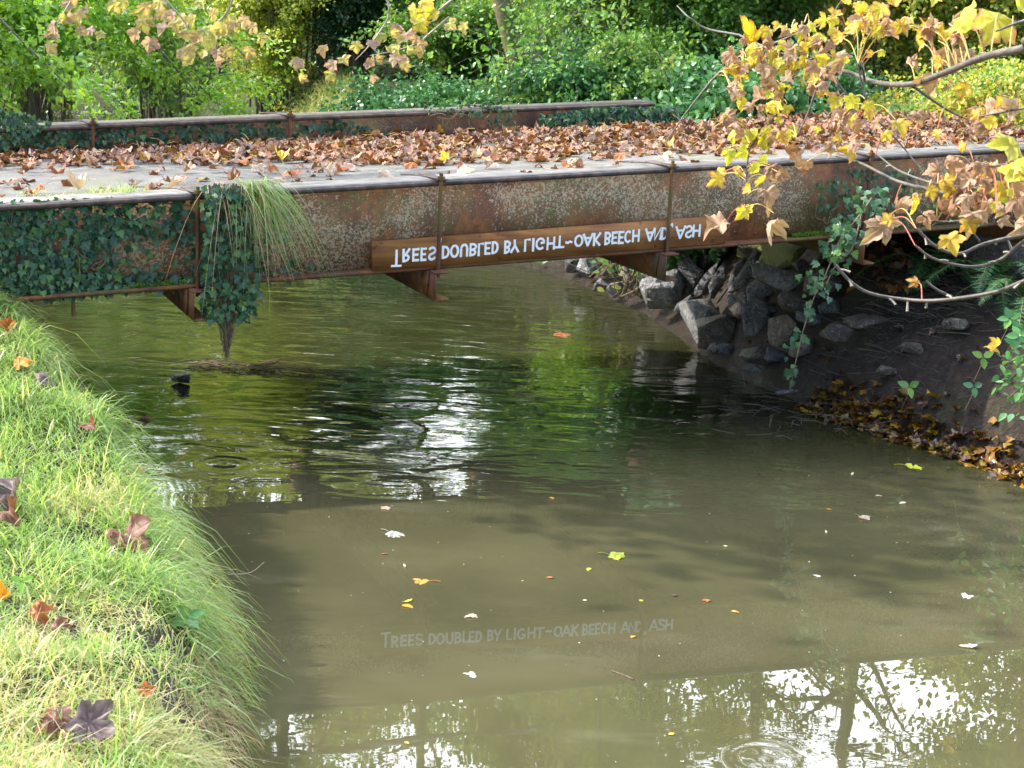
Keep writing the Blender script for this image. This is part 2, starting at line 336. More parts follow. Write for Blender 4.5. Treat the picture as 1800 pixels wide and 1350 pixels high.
gx = axis([(-60, -12, 2), (-12, -4.4, .35), (-4.4, 5, .08), (5, 12, .35), (12, 62, 2)]); gy = axis([(-8, 4, .5), (4, 16, .08), (16, 30, .22), (30, 50, .8), (50, 110, 3)])
X, Y = np.meshgrid(gx, gy); Z = ground(X, Y); Z = Z+np.where(np.hypot(X, Y-20) > 30, (np.hypot(X, Y-20)-30)*.05, 0)*(Z > 0)
V = np.column_stack([X.ravel(), Y.ravel(), Z.ravel()]); nx = len(gx)
i = np.arange(len(gy)-1)[:, None]*nx+np.arange(nx-1)[None]; F = np.stack([i, i+1, i+nx+1, i+nx], -1).reshape(-1, 4)
m, t = mat('bank_earth'); p = t.pos(); n = t.noise(p, 1.6, 6, .65); n2 = t.noise(p, 22, 6, .7); v = t.voro(p, 26, 'Color'); x = t.sep(p)
c = t.mix(t.mr(n2, .35, .7), (.018, .012, .009), (.055, .038, .027)); c = t.mix(t.mr(n, .52, .66, 0, .35), c, (.04, .06, .015))
far = t.m('MULTIPLY', t.mr(x[1], 17, 20), .7); c = t.mix(far, c, t.mix(t.mr(n2, .4, .6), (.03, .05, .012), (.08, .10, .025)))
c = t.mix(t.mr(t.sep(v)[0], .78, .82, 0, .12), c, t.mix(t.sep(v)[1], (.20, .10, .05), (.12, .07, .05)))
MG = fin(m, t, t.bsdf(c, t.mr(x[2], .02, .25, .25, .85), t.bump(n2, 1., .05), spec=.4))
tag(MB().add(V, F).build('ground', MG, smooth=True, loc=(0, 0, 0)), kind='structure')

# water: murky brown body under a smooth reflecting skin, ripples strongest beyond the bridge
m, t = mat('murky_river_water'); p = t.pos(); x = t.sep(p)
n = t.noise(p, .55, 4, .55); n2 = t.noise(p, 2.2, 4, .6, (1, 2.4, 1)); st = t.noise(p, 1.3, 4, .6, (.8, 2.6, 1))
c = t.mix(t.mr(n, .35, .65), (.050, .048, .024), (.074, .068, .034)); c = t.mix(t.mr(st, .56, .78, 0, .4), c, (.13, .12, .08))
c = t.mix(t.mr(x[1], 9.3, 12, 0, .88), c, (.018, .020, .005)); c = t.mix(t.mr(n2, .35, .7, 0, .25), c, (.05, .047, .025))  # body darkened from the bridge back: shade painted in, so reflections show
amp = t.m('ADD', t.mr(x[1], 9.2, 10.4, .0006, .72), t.mr(x[1], 7.0, 6.3, 0., .05))
amp = t.m('MULTIPLY', amp, t.mr(x[0], 1.2, 2.6, 1., .35))
patch = t.mr(t.noise(p, .9, 2), .35, .65, .35, 1.3); amp = t.m('MULTIPLY', amp, patch)
wn = t.new('ShaderNodeTexNoise'); t.set(wn.inputs['Vector'], t.vm('MULTIPLY', p, (1.0, 2.5, 1))); wn.inputs['Scale'].default_value = 2.1; wn.inputs['Detail'].default_value = 1.6; wn.inputs['Distortion'].default_value = .6
h = t.m('MULTIPLY', t.m('MULTIPLY', wn.outputs['Fac'], amp), 1.)
h2 = t.m('MULTIPLY', t.m('MULTIPLY', t.noise(p, 9, 2, .5, (1, 2.0, 1)), amp), .11)
H = t.m('ADD', h, h2)
rings = [((395, 815), 40, .35, 1.3), ((400, 622), 26, .5, 1.6), ((1335, 745), 34, .35, 1.), ((1345, 1335), 42, .32, .4), ((560, 760), 20, 1.1, 1.2)]
for (rx, ry), k, rad, a in rings:
    q = at_z(rx, ry); d = t.vm('DISTANCE', p, tuple(q))
    ring = t.m('MULTIPLY', t.m('SINE', t.m('MULTIPLY', d, float(k))), t.mr(d, 0., rad, 1., 0.)); H = t.m('ADD', H, t.m('MULTIPLY', ring, .12*a))
b = t.bump(H, 1., .020)
di = t.new('ShaderNodeBsdfDiffuse'); t.set(di.inputs[0], c)
gl = t.new('ShaderNodeBsdfGlossy'); gl.inputs['Roughness'].default_value = .0; gl.inputs['Color'].default_value = (1, 1, 1, 1); t.set(gl.inputs['Normal'], b)
fr = t.new('ShaderNodeFresnel'); fr.inputs['IOR'].default_value = 1.48; t.set(fr.inputs['Normal'], b)
mx = t.new('ShaderNodeMixShader'); t.l.new(fr.outputs[0], mx.inputs[0]); t.l.new(di.outputs[0], mx.inputs[1]); t.l.new(gl.outputs[0], mx.inputs[2])
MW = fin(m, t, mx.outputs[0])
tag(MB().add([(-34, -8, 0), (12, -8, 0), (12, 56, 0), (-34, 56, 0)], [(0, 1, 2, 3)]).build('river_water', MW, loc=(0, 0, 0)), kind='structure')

# ------------------------------------------------------------------ bridge
BX, BY, BAZ, BSL = -.4672, 10.5423, .413321, .046717; ZT = 1.7374; GH = .5542; BW = 2.8935; SP = 1.5563; FT = -.1186; FZ = .1287
ct, st_ = math.cos(BAZ), math.sin(BAZ); TV = np.array([ct, st_, BSL]); OV = np.array([-st_, ct, 0.]); UP = np.array([0, 0, 1.])
def B(t_, o, z): t_ = np.asarray(t_, float); o = np.asarray(o, float); z = np.asarray(z, float); return np.stack([BX+t_*ct-o*st_, BY+t_*st_+o*ct, z+BSL*t_+0*o], -1)
def bbox(mb, t0, t1, o0, o1, z0, z1, rnd=0): v, f = box_vf(B(t0, o0, z0), TV*(t1-t0), OV*(o1-o0), UP*(z1-z0)); return mb.add(v, f, rnd)
def px2b(px, py, o=0.):                                     # photo pixel -> (t, z) on the bridge plane at offset o
    d = ray(px, py); P0 = B(0, o, 0); k = (P0-np.array([0, 0, CH]))@OV/(d@OV); P = np.array([0, 0, CH])+k*d
    t_ = (P-P0)@np.array([ct, st_, 0]); return t_, P[2]-BSL*t_
br = thing('footbridge', 'old rusty iron footbridge with a concrete deck crossing the river', 'bridge', tuple(B(0, 1.4, 0.)))
T0, T1 = -7.2, 5.6
T1N = T1
for k, (o, dzz, s) in enumerate(((0., 0., 1), (BW, FZ, 1))):
    T1 = T1N if k == 0 else px2b(1150, 190, BW)[0]
    mt = G['iron'] if k == 0 else G['iron2']
    mb = MB(); bbox(mb, T0, T1, o+.085, o+.105, ZT+dzz-GH+.022, ZT+dzz-.02)
    g = mb.build('girder', mt, br)
    if k == 0: g['label'] = 'near rusty girder blotched with pale lichen'
    else: g['label'] = 'far dull brown girder standing above the deck'
    mb = MB(); bbox(mb, T0, T1, o+.012, o+.26, ZT+dzz-.018, ZT+dzz); mb.build('top_flange', G['flange'] if k == 0 else G['flange2'], g)
    mb = MB(); bbox(mb, T0, T1, o, o+.012, ZT+dzz-.034, ZT+dzz-.002); v_, f_ = tube_vf([B(T0, o, ZT+dzz-.020), B(T1, o, ZT+dzz-.020)], .016, 10); mb.add(v_, f_); mb.build('flange_lip', G['lip'], g, smooth=False)
    mb = MB(); bbox(mb, T0, T1, o+.008, o+.20, ZT+dzz-GH, ZT+dzz-GH+.020); v_, f_ = tube_vf([B(T0, o+.004, ZT+dzz-GH+.010), B(T1, o+.004, ZT+dzz-GH+.010)], .014, 10); mb.add(v_, f_); mb.build('bottom_flange', G['rod'], g)
T1 = T1N
# deck with slightly uneven surface
nt, no = 150, 34; tt = np.linspace(T0, T1, nt); oo = np.linspace(.26, BW+.084, no); TT, OO = np.meshgrid(tt, oo)
zz = ZT-.022-.075*(OO/BW)+.006*fnoise(TT, OO, 4)
P = B(TT.ravel(), OO.ravel(), zz.ravel()); i = np.arange(no-1)[:, None]*nt+np.arange(nt-1)[None]; F = np.stack([i, i+1, i+nt+1, i+nt], -1).reshape(-1, 4)
mb = MB().add(P, F); bbox(mb, T0, T1, .27, BW+.08, ZT-.22, ZT-.12); mb.build('deck', G['concrete'], br, smooth=True)
# cross beams, rods, straps
rod_t = [-4*SP, -3*SP, -2*SP]+[px2b(347, 420, -.015)[0], px2b(772, 395, -.015)[0], px2b(1176, 372, -.015)[0], px2b(1524, 345, -.015)[0]]+[3*SP, ]
for k, t_ in enumerate(rod_t):
    zb = ZT-GH-.003; cb = MB(); w_ = .10; e0 = -.10
    bbox(cb, t_-w_/2, t_-w_/2+.012, e0, BW+.2, zb-.17, zb-.012)        # channel: web and two flanges
    bbox(cb, t_-w_/2, t_+w_/2, e0, BW+.2, zb-.012, zb); bbox(cb, t_-w_/2+.012, t_+w_/2, e0, BW+.2, zb-.182, zb-.170)
    c_ = cb.build('cross_beam', G['rod'], br)
    gp = MB(); q = [B(t_-w_/2-.006, -.02, zb-.004), B(t_-w_/2-.006, .30, zb-.004), B(t_-w_/2-.006, .0, zb-.16), B(t_-w_/2-.016, -.02, zb-.004), B(t_-w_/2-.016, .30, zb-.004), B(t_-w_/2-.016, .0, zb-.16)]
    gp.add(q, [(0, 1, 2), (3, 5, 4), (0, 3, 4, 1), (1, 4, 5, 2), (2, 5, 3, 0)]); gp.build('gusset_plate', G['rod'], c_)
    for o_, dzz, tq in ((0., 0., t_), (BW, FZ, t_ if k > 0 else t_)):
        tq = tq if o_ == 0 else (px2b([-300, -300, -180, 163, 510, 862, 1250, 1600][k], 212, BW-.015)[0])
        if o_ > 0 and k > 5: continue
        r_ = MB(); v_, f_ = tube_vf([B(tq, o_-.022, ZT+dzz-GH-.05), B(tq, o_-.022, ZT+dzz+.045)], .0125, 8); r_.add(v_, f_)
        rr = r_.build('tie_rod', G['rod'], br, smooth=False)
        n_ = MB(); v_, f_ = tube_vf([B(tq, o_-.022, ZT+dzz+.004), B(tq, o_-.022, ZT+dzz+.026)], .026, 6); n_.add(v_, f_).add(np.vstack([v_[-6:]]), [(0, 1, 2, 3, 4, 5)]); n_.build('nut', G['rod'], rr)
        s_ = MB(); bbox(s_, tq-.03, tq+.04, o_-.04, o_+.30, ZT+dzz+.001, ZT+dzz+.009)
        v_, f_ = tube_vf(bez([B(tq-.02, o_-.03, ZT+dzz+.012), B(tq-.09, o_+.14, ZT+dzz+.018), B(tq-.16, o_+.27, ZT+dzz+.010)], 6), .0045, 5); s_.add(v_, f_); s_.build('strap', G['lip'], rr)
v_, f_ = tube_vf([B(px2b(130, 530)[0], .03, ZT-GH-.12), B(px2b(130, 530)[0], .03, ZT-GH+.01)], .011, 8); MB().add(v_, f_).build('bolt', G['rod'], br)
# moss along the bottom flange
rs = np.random.RandomState(3); mb = MB()
for a_, b_ in ((225, 330), (1395, 1462)):
    ta, tb = px2b(a_, 500)[0], px2b(b_, 420)[0]; N = 900; pos = B(rs.uniform(ta, tb, N), rs.uniform(.005, .085, N), ZT-GH+.02+rs.uniform(0, .02, N)); leaves(mb, DIA, pos, rvec(rs, N, .8), rvec(rs, N, .6), rs.uniform(.012, .022, N), rs.rand(N), rs=rs)
mossm = leaf_mat('bright_moss', [(.10, .20, .01), (.18, .30, .02)], .2, .9); tag(mb.build('moss', mossm), 'bright green moss strips on the lower flange of the near girder', 'moss', kind='stuff')
# abutments
for k, (t0, t1, lab) in enumerate(((4.55, 5.6, 'dark rubble abutment wall under the right end of the bridge'), (-7.0, -5.6, 'rubble abutment wall under the left end of the bridge'))):
    mb = MB(); bbox(mb, t0, t1, -.15, BW+.3, -.3 if k else .2, ZT-GH-.19); a_ = mb.build('stone_abutment', G['brownrock']); tag(a_, lab, 'abutment')

# ------------------------------------------------------------------ sign board with painted lettering (mirror writing, upside down)
ZB = 1.2859; SB = .057505
def bpt(px, py): t_, z_ = px2b(px, py, -.012); return B(t_, -.012, z_)
cs = [bpt(655, 478), bpt(1275, 427.5), bpt(1274, 378.5), bpt(654.5, 425)]
sb = thing('sign_board', 'long brown varnished board with white mirror writing fixed on the near girder', 'sign', tuple(cs[0]))
mb = MB(); back = [c_+OV*.022+np.array([0, 0, 0]) for c_ in cs]; mb.add(cs+back, [(0, 1, 2, 3), (7, 6, 5, 4), (0, 4, 5, 1), (1, 5, 6, 2), (2, 6, 7, 3), (3, 7, 4, 0)])
mb.build('board', G['board'], sb)
def arc(cx, cy, rx, ry, a0, a1, n=10): return [(cx+rx*math.cos(math.radians(a)), cy+ry*math.sin(math.radians(a))) for a in np.linspace(a0, a1, n)]
FONT = {'T': [[(.5, 0), (.5, .95)], [(0, .92), (1, .95)]], 'R': [[(.1, 0), (.12, 1)], [(.1, .93)]+arc(.35, .70, .5, .23, 90, -90, 9)+[(.15, .47)], [(.35, .47), (.95, 0)]],
 'E': [[(.12, 0), (.12, 1)], [(.12, .93), (.92, .96)], [(.12, .5), (.8, .5)], [(.12, .07), (.95, .06)]], 'S': [arc(.5, .74, .38, .22, 20, 270, 10)+arc(.5, .27, .4, .23, 85, -150, 10)],
 'D': [[(.1, 0), (.1, 1)], [(.1, .93), (.35, .93)]+arc(.38, .5, .5, .43, 85, -85, 12)+[(.1, .07)]], 'O': [arc(.5, .5, .42, .44, 90, 450, 20)],
 'U': [[(.1, 1), (.1, .4)]+arc(.5, .4, .4, .35, 180, 360, 10)+[(.9, 1)]], 'B': [[(.12, 0), (.12, 1)], [(.12, .93)]+arc(.4, .73, .4, .2, 90, -90, 8)+[(.12, .52)], [(.12, .53)]+arc(.42, .28, .46, .22, 90, -90, 8)+[(.12, .06)]],
 'L': [[(.12, 1), (.12, .06), (.95, .07)]], 'Y': [[(.05, 1), (.5, .48)], [(.98, 1), (.5, .45), (.45, 0)]], 'I': [[(.5, 0), (.5, 1)]],
 'G': [arc(.52, .5, .42, .44, 50, 330, 14)+[(.92, .42), (.6, .44)]], 'H': [[(.1, 0), (.1, 1)], [(.9, 0), (.9, 1)], [(.1, .5), (.9, .52)]], '-': [[(0, .52), (.35, .60), (.6, .50), (1, .56)]],
 'A': [[(.02, 0), (.5, 1)], [(.5, 1), (.98, 0)], [(.2, .34), (.8, .34)]], 'K': [[(.12, 0), (.12, 1)], [(.92, 1), (.14, .46)], [(.32, .56), (.95, 0)]],
 'C': [arc(.52, .5, .42, .44, 50, 310, 14)], 'N': [[(.1, 0), (.1, 1), (.9, .02), (.9, 1)]]}
txt = [('T', 135, 180, 1.3), ('R', 188, 222), ('E', 235, 268), ('E', 276, 303), ('S', 312, 350), ('D', 380, 415), ('O', 420, 460), ('U', 468, 505), ('B', 513, 548), ('L', 555, 581), ('E', 587, 615), ('D', 622, 653), ('B', 683, 712), ('Y', 714, 752), ('L', 780, 808), ('I', 817, 829), ('G', 834, 880), ('H', 889, 928), ('T', 930, 972), ('-', 982, 1012), ('O', 1024, 1065), ('A', 1066, 1112), ('K', 1115, 1150), ('B', 1171, 1200), ('E', 1205, 1233), ('E', 1238, 1264), ('C', 1267, 1301), ('H', 1305, 1340), ('A', 1369, 1413), ('N', 1411, 1446), ('D', 1447, 1478), ('A', 1517, 1562), ('S', 1563, 1597), ('H', 1599, 1636)]
rs = np.random.RandomState(8); tb0 = px2b(640, 450, -.012)[0]
lt = MB(); lev = 0; xx = BX
for q in txt:
    ch, a, b = q[:3]; pa, pb = 640+a/2.769, 640+b/2.769
    yc = 450.3-(.5*(pa+pb)-696.4)*(450.3-405.6)/(1224.4-696.4)+rs.uniform(-.5, .5); pc = .5*(pa+pb)
    ta, za = px2b(pa, yc, -.012); tb, _ = px2b(pb, yc, -.012); zc = px2b(pc, yc, -.012)[1]; Hh = .077*(q[3] if len(q) > 3 else 1)*rs.uniform(.97, 1.05)
    topz = zc+.077/2                                          # the foot of each letter is on top (writing is flipped)
    for strk in FONT[ch]:
        lev += 1; off = -.0125-.0006-(lev % 7)*.00025; Wd = tb-ta; hw = .0076 if ch != 'I' else .0085
        pts = np.array([(ta+x_*Wd, topz-y_*Hh+(x_*Wd)*(SB-BSL)*1.) for x_, y_ in strk])
        tg = np.gradient(pts, axis=0); tg /= np.linalg.norm(tg, axis=1, keepdims=True)+1e-9
        if len(pts) > 2 and len(pts) < 5:                       # sharp corners: mitre
            pass
        nn = np.column_stack([-tg[:, 1], tg[:, 0]]); closed = ch == 'O'
        hwv = hw*(1+.10*rs.normal(0, 1, len(pts)).clip(-1, 1))[:, None]
        A_ = pts+nn*hwv; C_ = pts-nn*hwv
        if not closed: A_[0] -= tg[0]*hw*.5; C_[0] -= tg[0]*hw*.5; A_[-1] += tg[-1]*hw*.5; C_[-1] += tg[-1]*hw*.5
        v = np.vstack([B(A_[:, 0], off, A_[:, 1]), B(C_[:, 0], off, C_[:, 1])]); n_ = len(pts)
        lt.add(v, [(j, j+1, n_+j+1, n_+j) for j in range(n_-1)])
for px_, py_ in ((773, 421), (1180.5, 396)):                   # two stray paint dabs
    t_, z_ = px2b(px_, py_, -.012); v = B(t_+np.array([-.014, .004, .012, .010, -.002]), -.0150, z_+np.array([.006, .018, .006, -.018, -.006])); lt.add(v, [(0, 1, 2, 3, 4)])
tag(lt.build('painted_lettering', G['paint'], sb), 'white hand-painted capitals, flipped upside down, reading TREES DOUBLED BY LIGHT-OAK BEECH AND ASH')

# ------------------------------------------------------------------ ivy
def girder_ivy(name, label, region, N, o0, seed, size=(.035, .062), mask=None, stems=12, matl='ivy', T=IVY):
    """region: polygon of photo pixels on the bridge plane at offset o0"""
    rs = np.random.RandomState(seed); R = np.array(region, float); lo, hi = R.min(0), R.max(0); pts = []
    while len(pts) < N:
        q = rs.uniform(lo, hi, (N*2, 2)); q = q[inside(q, R)]
        if mask is not None: q = q[mask(q, rs)]
        pts += q.tolist()
    pts = pts[:N]; tz = np.array([px2b(a, b, o0) for a, b in pts]); pos = B(tz[:, 0], o0-rs.uniform(.0, .055, N), tz[:, 1])
    root = thing(name, label, 'ivy', tuple(pos[np.argmin(pos[:, 2])]))
    nrm = -OV+rvec(rs, N)*.55+UP*.25; d = -UP+rvec(rs, N)*.6; mb = MB(); sz = rs.uniform(size[0], size[1], N)*rs.choice([1, 1, .7], N)
    leaves(mb, T, pos, nrm, d, sz, rs.rand(N)**1.6, .3, .3, rs, .02); mb.build('leaves', G[matl], root)
    sb_ = MB()
    for _ in range(stems):
        a = rs.randint(N); n_ = 7; tt_ = tz[a, 0]+np.cumsum(rs.normal(0, .05, n_)); zz_ = tz[a, 1]+np.cumsum(rs.normal(-.02, .04, n_)); zz_ = np.clip(zz_, ZT-GH, ZT-.03) if o0 < 1 else np.clip(zz_, ZT-.06, ZT+FZ)
        v_, f_ = tube_vf(bez(B(tt_, o0-.012-rs.uniform(0, .02), zz_), 4), rs.uniform(.002, .005), 5); sb_.add(v_, f_)
    sb_.build('stems', G['stem'], root); return root
def mA(q, rs):
    x_, y_ = q[:, 0], q[:, 1]; d = np.where(x_ < 200, .98, .62)-np.where((x_ > 130) & (x_ < 340) & (y_ > 420) & (y_ < 478), .5, 0); return (rs.rand(len(q)) < d) & (fnoise(x_/30, y_/30, 1.) > -1.2+.0*x_)
girder_ivy('ivy', 'dense dark ivy covering the left end of the near girder', [(-40, 352), (120, 346), (345, 342), (360, 500), (200, 512), (60, 522), (-40, 530)], 1500, .07, 1, mask=mA, stems=40)
girder_ivy('ivy', 'small ivy sprigs low on the near girder right of the hanging column', [(470, 360), (505, 370), (500, 440), (560, 470), (545, 492), (440, 500), (460, 440)], 34, .07, 2, stems=6)
girder_ivy('ivy', 'green ivy trailing over the right end of the near girder', [(1430, 320), (1510, 290), (1600, 300), (1590, 400), (1540, 420), (1500, 410), (1440, 380)], 220, .03, 3, stems=10)
girder_ivy('ivy', 'small-leaved green creeper under the top flange at the far right', [(1560, 290), (1740, 268), (1800, 300), (1790, 390), (1600, 385)], 260, .02, 31, size=(.02, .04), stems=10, matl='green', T=OVAL)
def mF(q, rs): return (fnoise(q[:, 0]/25, q[:, 1]/14, 1.) > -.55)
girder_ivy('ivy', 'teal ivy climbing the far girder left of its second rod', [(28, 225), (180, 218), (380, 214), (500, 210), (500, 250), (350, 252), (180, 262), (28, 262)], 560, BW+.06, 4, size=(.035, .06), mask=mF, stems=20)
girder_ivy('ivy', 'ivy with hanging tips on the far girder right of its second rod', [(515, 212), (600, 208), (660, 225), (720, 240), (700, 256), (515, 256)], 150, BW+.05, 5, stems=10)
girder_ivy('ivy', 'thick ivy curtain over the right end of the far girder', [(950, 200), (1050, 186), (1185, 184), (1200, 232), (1080, 236), (940, 240)], 1100, BW-.01, 6, size=(.04, .07), stems=16)
girder_ivy('ivy', 'sparse ivy strands crossing the top of the far girder near its third rod', [(730, 182), (860, 178), (905, 192), (900, 240), (860, 240), (845, 205), (760, 196)], 110, BW-.01, 7, size=(.025, .045), stems=14)
girder_ivy('ivy', 'grey-green ivy heap over the left end of the far girder', [(-60, 190), (20, 188), (90, 214), (60, 232), (10, 262), (-60, 262)], 420, BW-.03, 8, size=(.03, .05), stems=12)

# hanging column of roots, ivy and grass
def hang(px, py, o=-.04): t_, z_ = px2b(px, py, o); return B(t_, o, z_)
hc = thing('hanging_ivy_column', 'column of ivy, roots and dry stems hanging from the near girder to the water', 'ivy', tuple(hang(400, 600)))
rs = np.random.RandomState(11); mb = MB()
for _ in range(100):
    x0 = rs.uniform(370, 432); ys = np.array([rs.uniform(322, 336), 370, 430, 490, 545, 590, rs.uniform(594, 634)]); cx = np.array([0, 0, 0, .15, .45, .86, .97]); wx = 398+(x0-400)*(1-cx)+rs.normal(0, 4, 7)
    o_ = rs.uniform(-.10, -.035); v_, f_ = tube_vf(bez([hang(a, b, o_) for a, b in zip(wx, ys)], 4), np.linspace(rs.uniform(.003, .007), .0012, 25), 5); mb.add(v_, f_, rs.rand())
mb.build('roots', G['root'], hc)
mb = MB(); N = 620; yy = rs.uniform(325, 562, N)**1.; wd = np.interp(yy, [320, 400, 470, 540, 590], [40, 42, 52, 50, 26]); xx_ = np.interp(yy, [320, 420, 500, 590], [395, 405, 405, 402])+rs.uniform(-1, 1, N)*wd
pos = np.array([hang(a, b, -rs.uniform(.03, .16)) for a, b in zip(xx_, yy)]); leaves(mb, IVY, pos, -OV+rvec(rs, N)*.7+UP*.3, -UP+rvec(rs, N)*.7, rs.uniform(.032, .06, N), rs.rand(N)**1.2, .3, .3, rs, .02); mb.build('leaves', G['ivy'], hc)

def blades(mb, base, dirs, length, width, rnd, droop, rs, nseg=4):
    """curved tapering blades. dirs: unit-ish start direction; droop pulls the tip down"""
    N = len(base); s = np.linspace(0, 1, nseg+1); dirs = dirs/np.linalg.norm(dirs, axis=1, keepdims=True)
    hz = dirs*np.array([1, 1, 0]); side = np.cross(dirs, UP); side += rs.normal(0, .5, (N, 3))*np.array([1, 1, 0]); side /= np.linalg.norm(side, axis=1, keepdims=True)+1e-9
    P = base[:, None]+dirs[:, None]*length[:, None, None]*s[None, :, None]; P[:, :, 2] -= (droop*length)[:, None]*s[None]**2.2
    P[:, :, :2] += (hz[:, :2]*(droop*length*.35)[:, None])[:, None]*s[None, :, None]**1.6
    wv = width[:, None]*np.interp(s, [0, .3, 1], [.7, 1, .06])[None]; A = P+side[:, None]*wv[:, :, None]/2; C = P-side[:, None]*wv[:, :, None]/2
    V = np.stack([A, C], 2).reshape(N, -1, 3); k = V.shape[1]; f = np.array([(2*j, 2*j+1, 2*j+3, 2*j+2) for j in range(nseg)])
    mb.add(V.reshape(-1, 3), (f[None]+np.arange(N)[:, None, None]*k).reshape(-1, 4), np.repeat(rnd, k), np.tile(np.repeat(s, 2), N))
gt = thing('grass_tuft', 'long green grass tuft drooping over the near girder beside the hanging ivy column', 'grass', tuple(hang(440, 330)))
mb = MB(); N = 210; base = np.array([hang(a, b, rs.uniform(-.02, .10)) for a, b in zip(rs.triangular(395, 455, 482, N), rs.uniform(318, 338, N))])
d = -OV*rs.uniform(.3, .9, N)[:, None]+UP*rs.uniform(-.1, .7, N)[:, None]+TV*rs.normal(.42, .35, N)[:, None]; blades(mb, base, d, rs.uniform(.10, .34, N), rs.uniform(.005, .009, N), rs.rand(N)*.6, rs.uniform(.7, 2.4, N), rs, 6); mb.build('blades', G['grass'], gt)
mb = MB(); N = 80; base = np.array([hang(a, b, rs.uniform(-.02, .10)) for a, b in zip(rs.uniform(375, 470, N), rs.uniform(312, 340, N))])
d = -OV*rs.uniform(.3, .8, N)[:, None]+TV*rs.normal(.2, .3, N)[:, None]+UP*.1; blades(mb, base, d, rs.uniform(.12, .38, N), np.full(N, .004), rs.rand(N), rs.uniform(1.6, 2.4, N), rs, 6); mb.build('dry_stems', G['straw'], gt)
for (a, b, n_, lab) in ((195, 320, 130, 'small bright grass tuft growing on the deck edge'), (75, 338, 50, 'tiny pale grass tuft at the left edge of the deck'), (240, 326, 60, 'short yellowish grass tuft right of the bright one on the deck edge')):
    P0 = B(*([px2b(a, b, .27)[0], .27, ZT-.02])); mb = MB(); base = P0+rs.normal(0, 1, (n_, 3))*np.array([.10, .06, 0]); blades(mb, base, rvec(rs, n_, 1.3), rs.uniform(.06, .14, n_), np.full(n_, .005), rs.rand(n_)*.8, rs.uniform(.2, .8, n_), rs)
    tag(mb.build('grass_tuft', G['grass']), lab, 'grass')

# ivy vine hanging at the right, down to the water
hv = thing('hanging_ivy_vine', 'ivy vine hanging from the right end of the near girder down to the water', 'ivy', tuple(at_Y(1388, 690, 11.3)))
vp = [(1545, 330, 11.55), (1510, 380, 11.5), (1478, 420, 11.45), (1448, 490, 11.4), (1432, 520, 11.4), (1415, 570, 11.35), (1400, 630, 11.3), (1388, 690, 11.3)]; line = bez([at_Y(*q) for q in vp], 8)
mb = MB(); v_, f_ = tube_vf(line, np.linspace(.008, .002, len(line)), 6); mb.add(v_, f_)
l2 = bez([at_Y(1522, 340, 11.5), at_Y(1500, 430, 11.4), at_Y(1470, 465, 11.35), at_Y(1452, 500, 11.35)], 8); v_, f_ = tube_vf(l2, .005, 5); mb.add(v_, f_); mb.build('stems', G['stem'], hv)
mb = MB()
for (a, b, sa, sb_, n_) in ((1490, 405, 26, 30, 60), (1470, 440, 26, 26, 44), (1440, 492, 24, 22, 26), (1425, 535, 12, 22, 11), (1405, 590, 22, 18, 11), (1390, 640, 10, 18, 8), (1535, 350, 30, 25, 36)):
    pos = np.array([at_Y(a+rs.normal(0, sa*.55), b+rs.normal(0, sb_*.55), 11.35+rs.normal(0, .05)) for _ in range(n_)]); leaves(mb, IVY, pos, rvec(rs, n_)*.7+np.array([0, -1, .5]), -UP+rvec(rs, n_)*.7, rs.uniform(.035, .065, n_), rs.uniform(.3, 1, n_), .25, .25, rs, .02)
mb.build('leaves', G['ivy'], hv)

def hit_ground(px, py, lift=.1):
    d = ray(px, py); k = np.linspace(4, 40, 1400)[:, None]; P = np.array([0, 0, CH])+d*k/d[1]
    m_ = P[:, 2] < np.maximum(0, ground(P[:, 0], P[:, 1]))+lift; return P[np.argmax(m_)] if m_.any() else P[-1]
# ------------------------------------------------------------------ rocks
def rock(px, py, w, h, Y=None, name='rock', matl='greyrock', label='', seed=0, dep=.8, tilt=0., slab=1., group=None):
    """px,py = centre; w,h photo pixels at depth Y"""
    rs = np.random.RandomState(seed+100); Y = min(Y, hit_ground(px, py+.1*h, .04)[1]); c_ = at_Y(px, py, Y); sc_ = Y/math.cos(PIT)/FPX; ww, hh = w*sc_/2, h*sc_/2
    import bmesh; bm = bmesh.new()
    q = rs.normal(0, 1, (13, 3)); q /= np.linalg.norm(q, axis=1, keepdims=True); q *= rs.uniform(.7, 1.1, (13, 1)); q = np.sign(q)*np.abs(q)**.8; q -= (q.max(0)+q.min(0))/2; q /= np.abs(q).max(0)
    for v in q: bm.verts.new(v)
    bmesh.ops.convex_hull(bm, input=bm.verts); bmesh.ops.delete(bm, geom=[v for v in bm.verts if not v.link_faces], context='VERTS')
    bmesh.ops.bevel(bm, geom=bm.edges[:], offset=.03, segments=1, affect='EDGES'); bmesh.ops.triangulate(bm, faces=bm.faces[:])
    bmesh.ops.subdivide_edges(bm, edges=bm.edges[:], cuts=2, use_grid_fill=True)
    V = np.array([v.co for v in bm.verts]); bm.verts.index_update(); F = np.array([[v.index for v in f.verts] for f in bm.faces if len(f.verts) == 3]); bm.free()
    V = V+.05*np.stack([fnoise(V[:, 0]*3+k*9+seed, V[:, 1]*3+V[:, 2]*7, 1.6) for k in range(3)], -1)
    V = V*np.array([ww, min(ww, hh*1.6)*dep*slab, hh]); a = tilt; R = np.array([[math.cos(a), 0, -math.sin(a)], [0, 1, 0], [math.sin(a), 0, math.cos(a)]]); V = V@R.T
    b_ = rs.uniform(-.5, .5); R = np.array([[math.cos(b_), -math.sin(b_), 0], [math.sin(b_), math.cos(b_), 0], [0, 0, 1]]); V = V@R.T+c_
    o = MB().add(V, F).build(name, G[matl]); tag(o, label, 'rock', group); return o
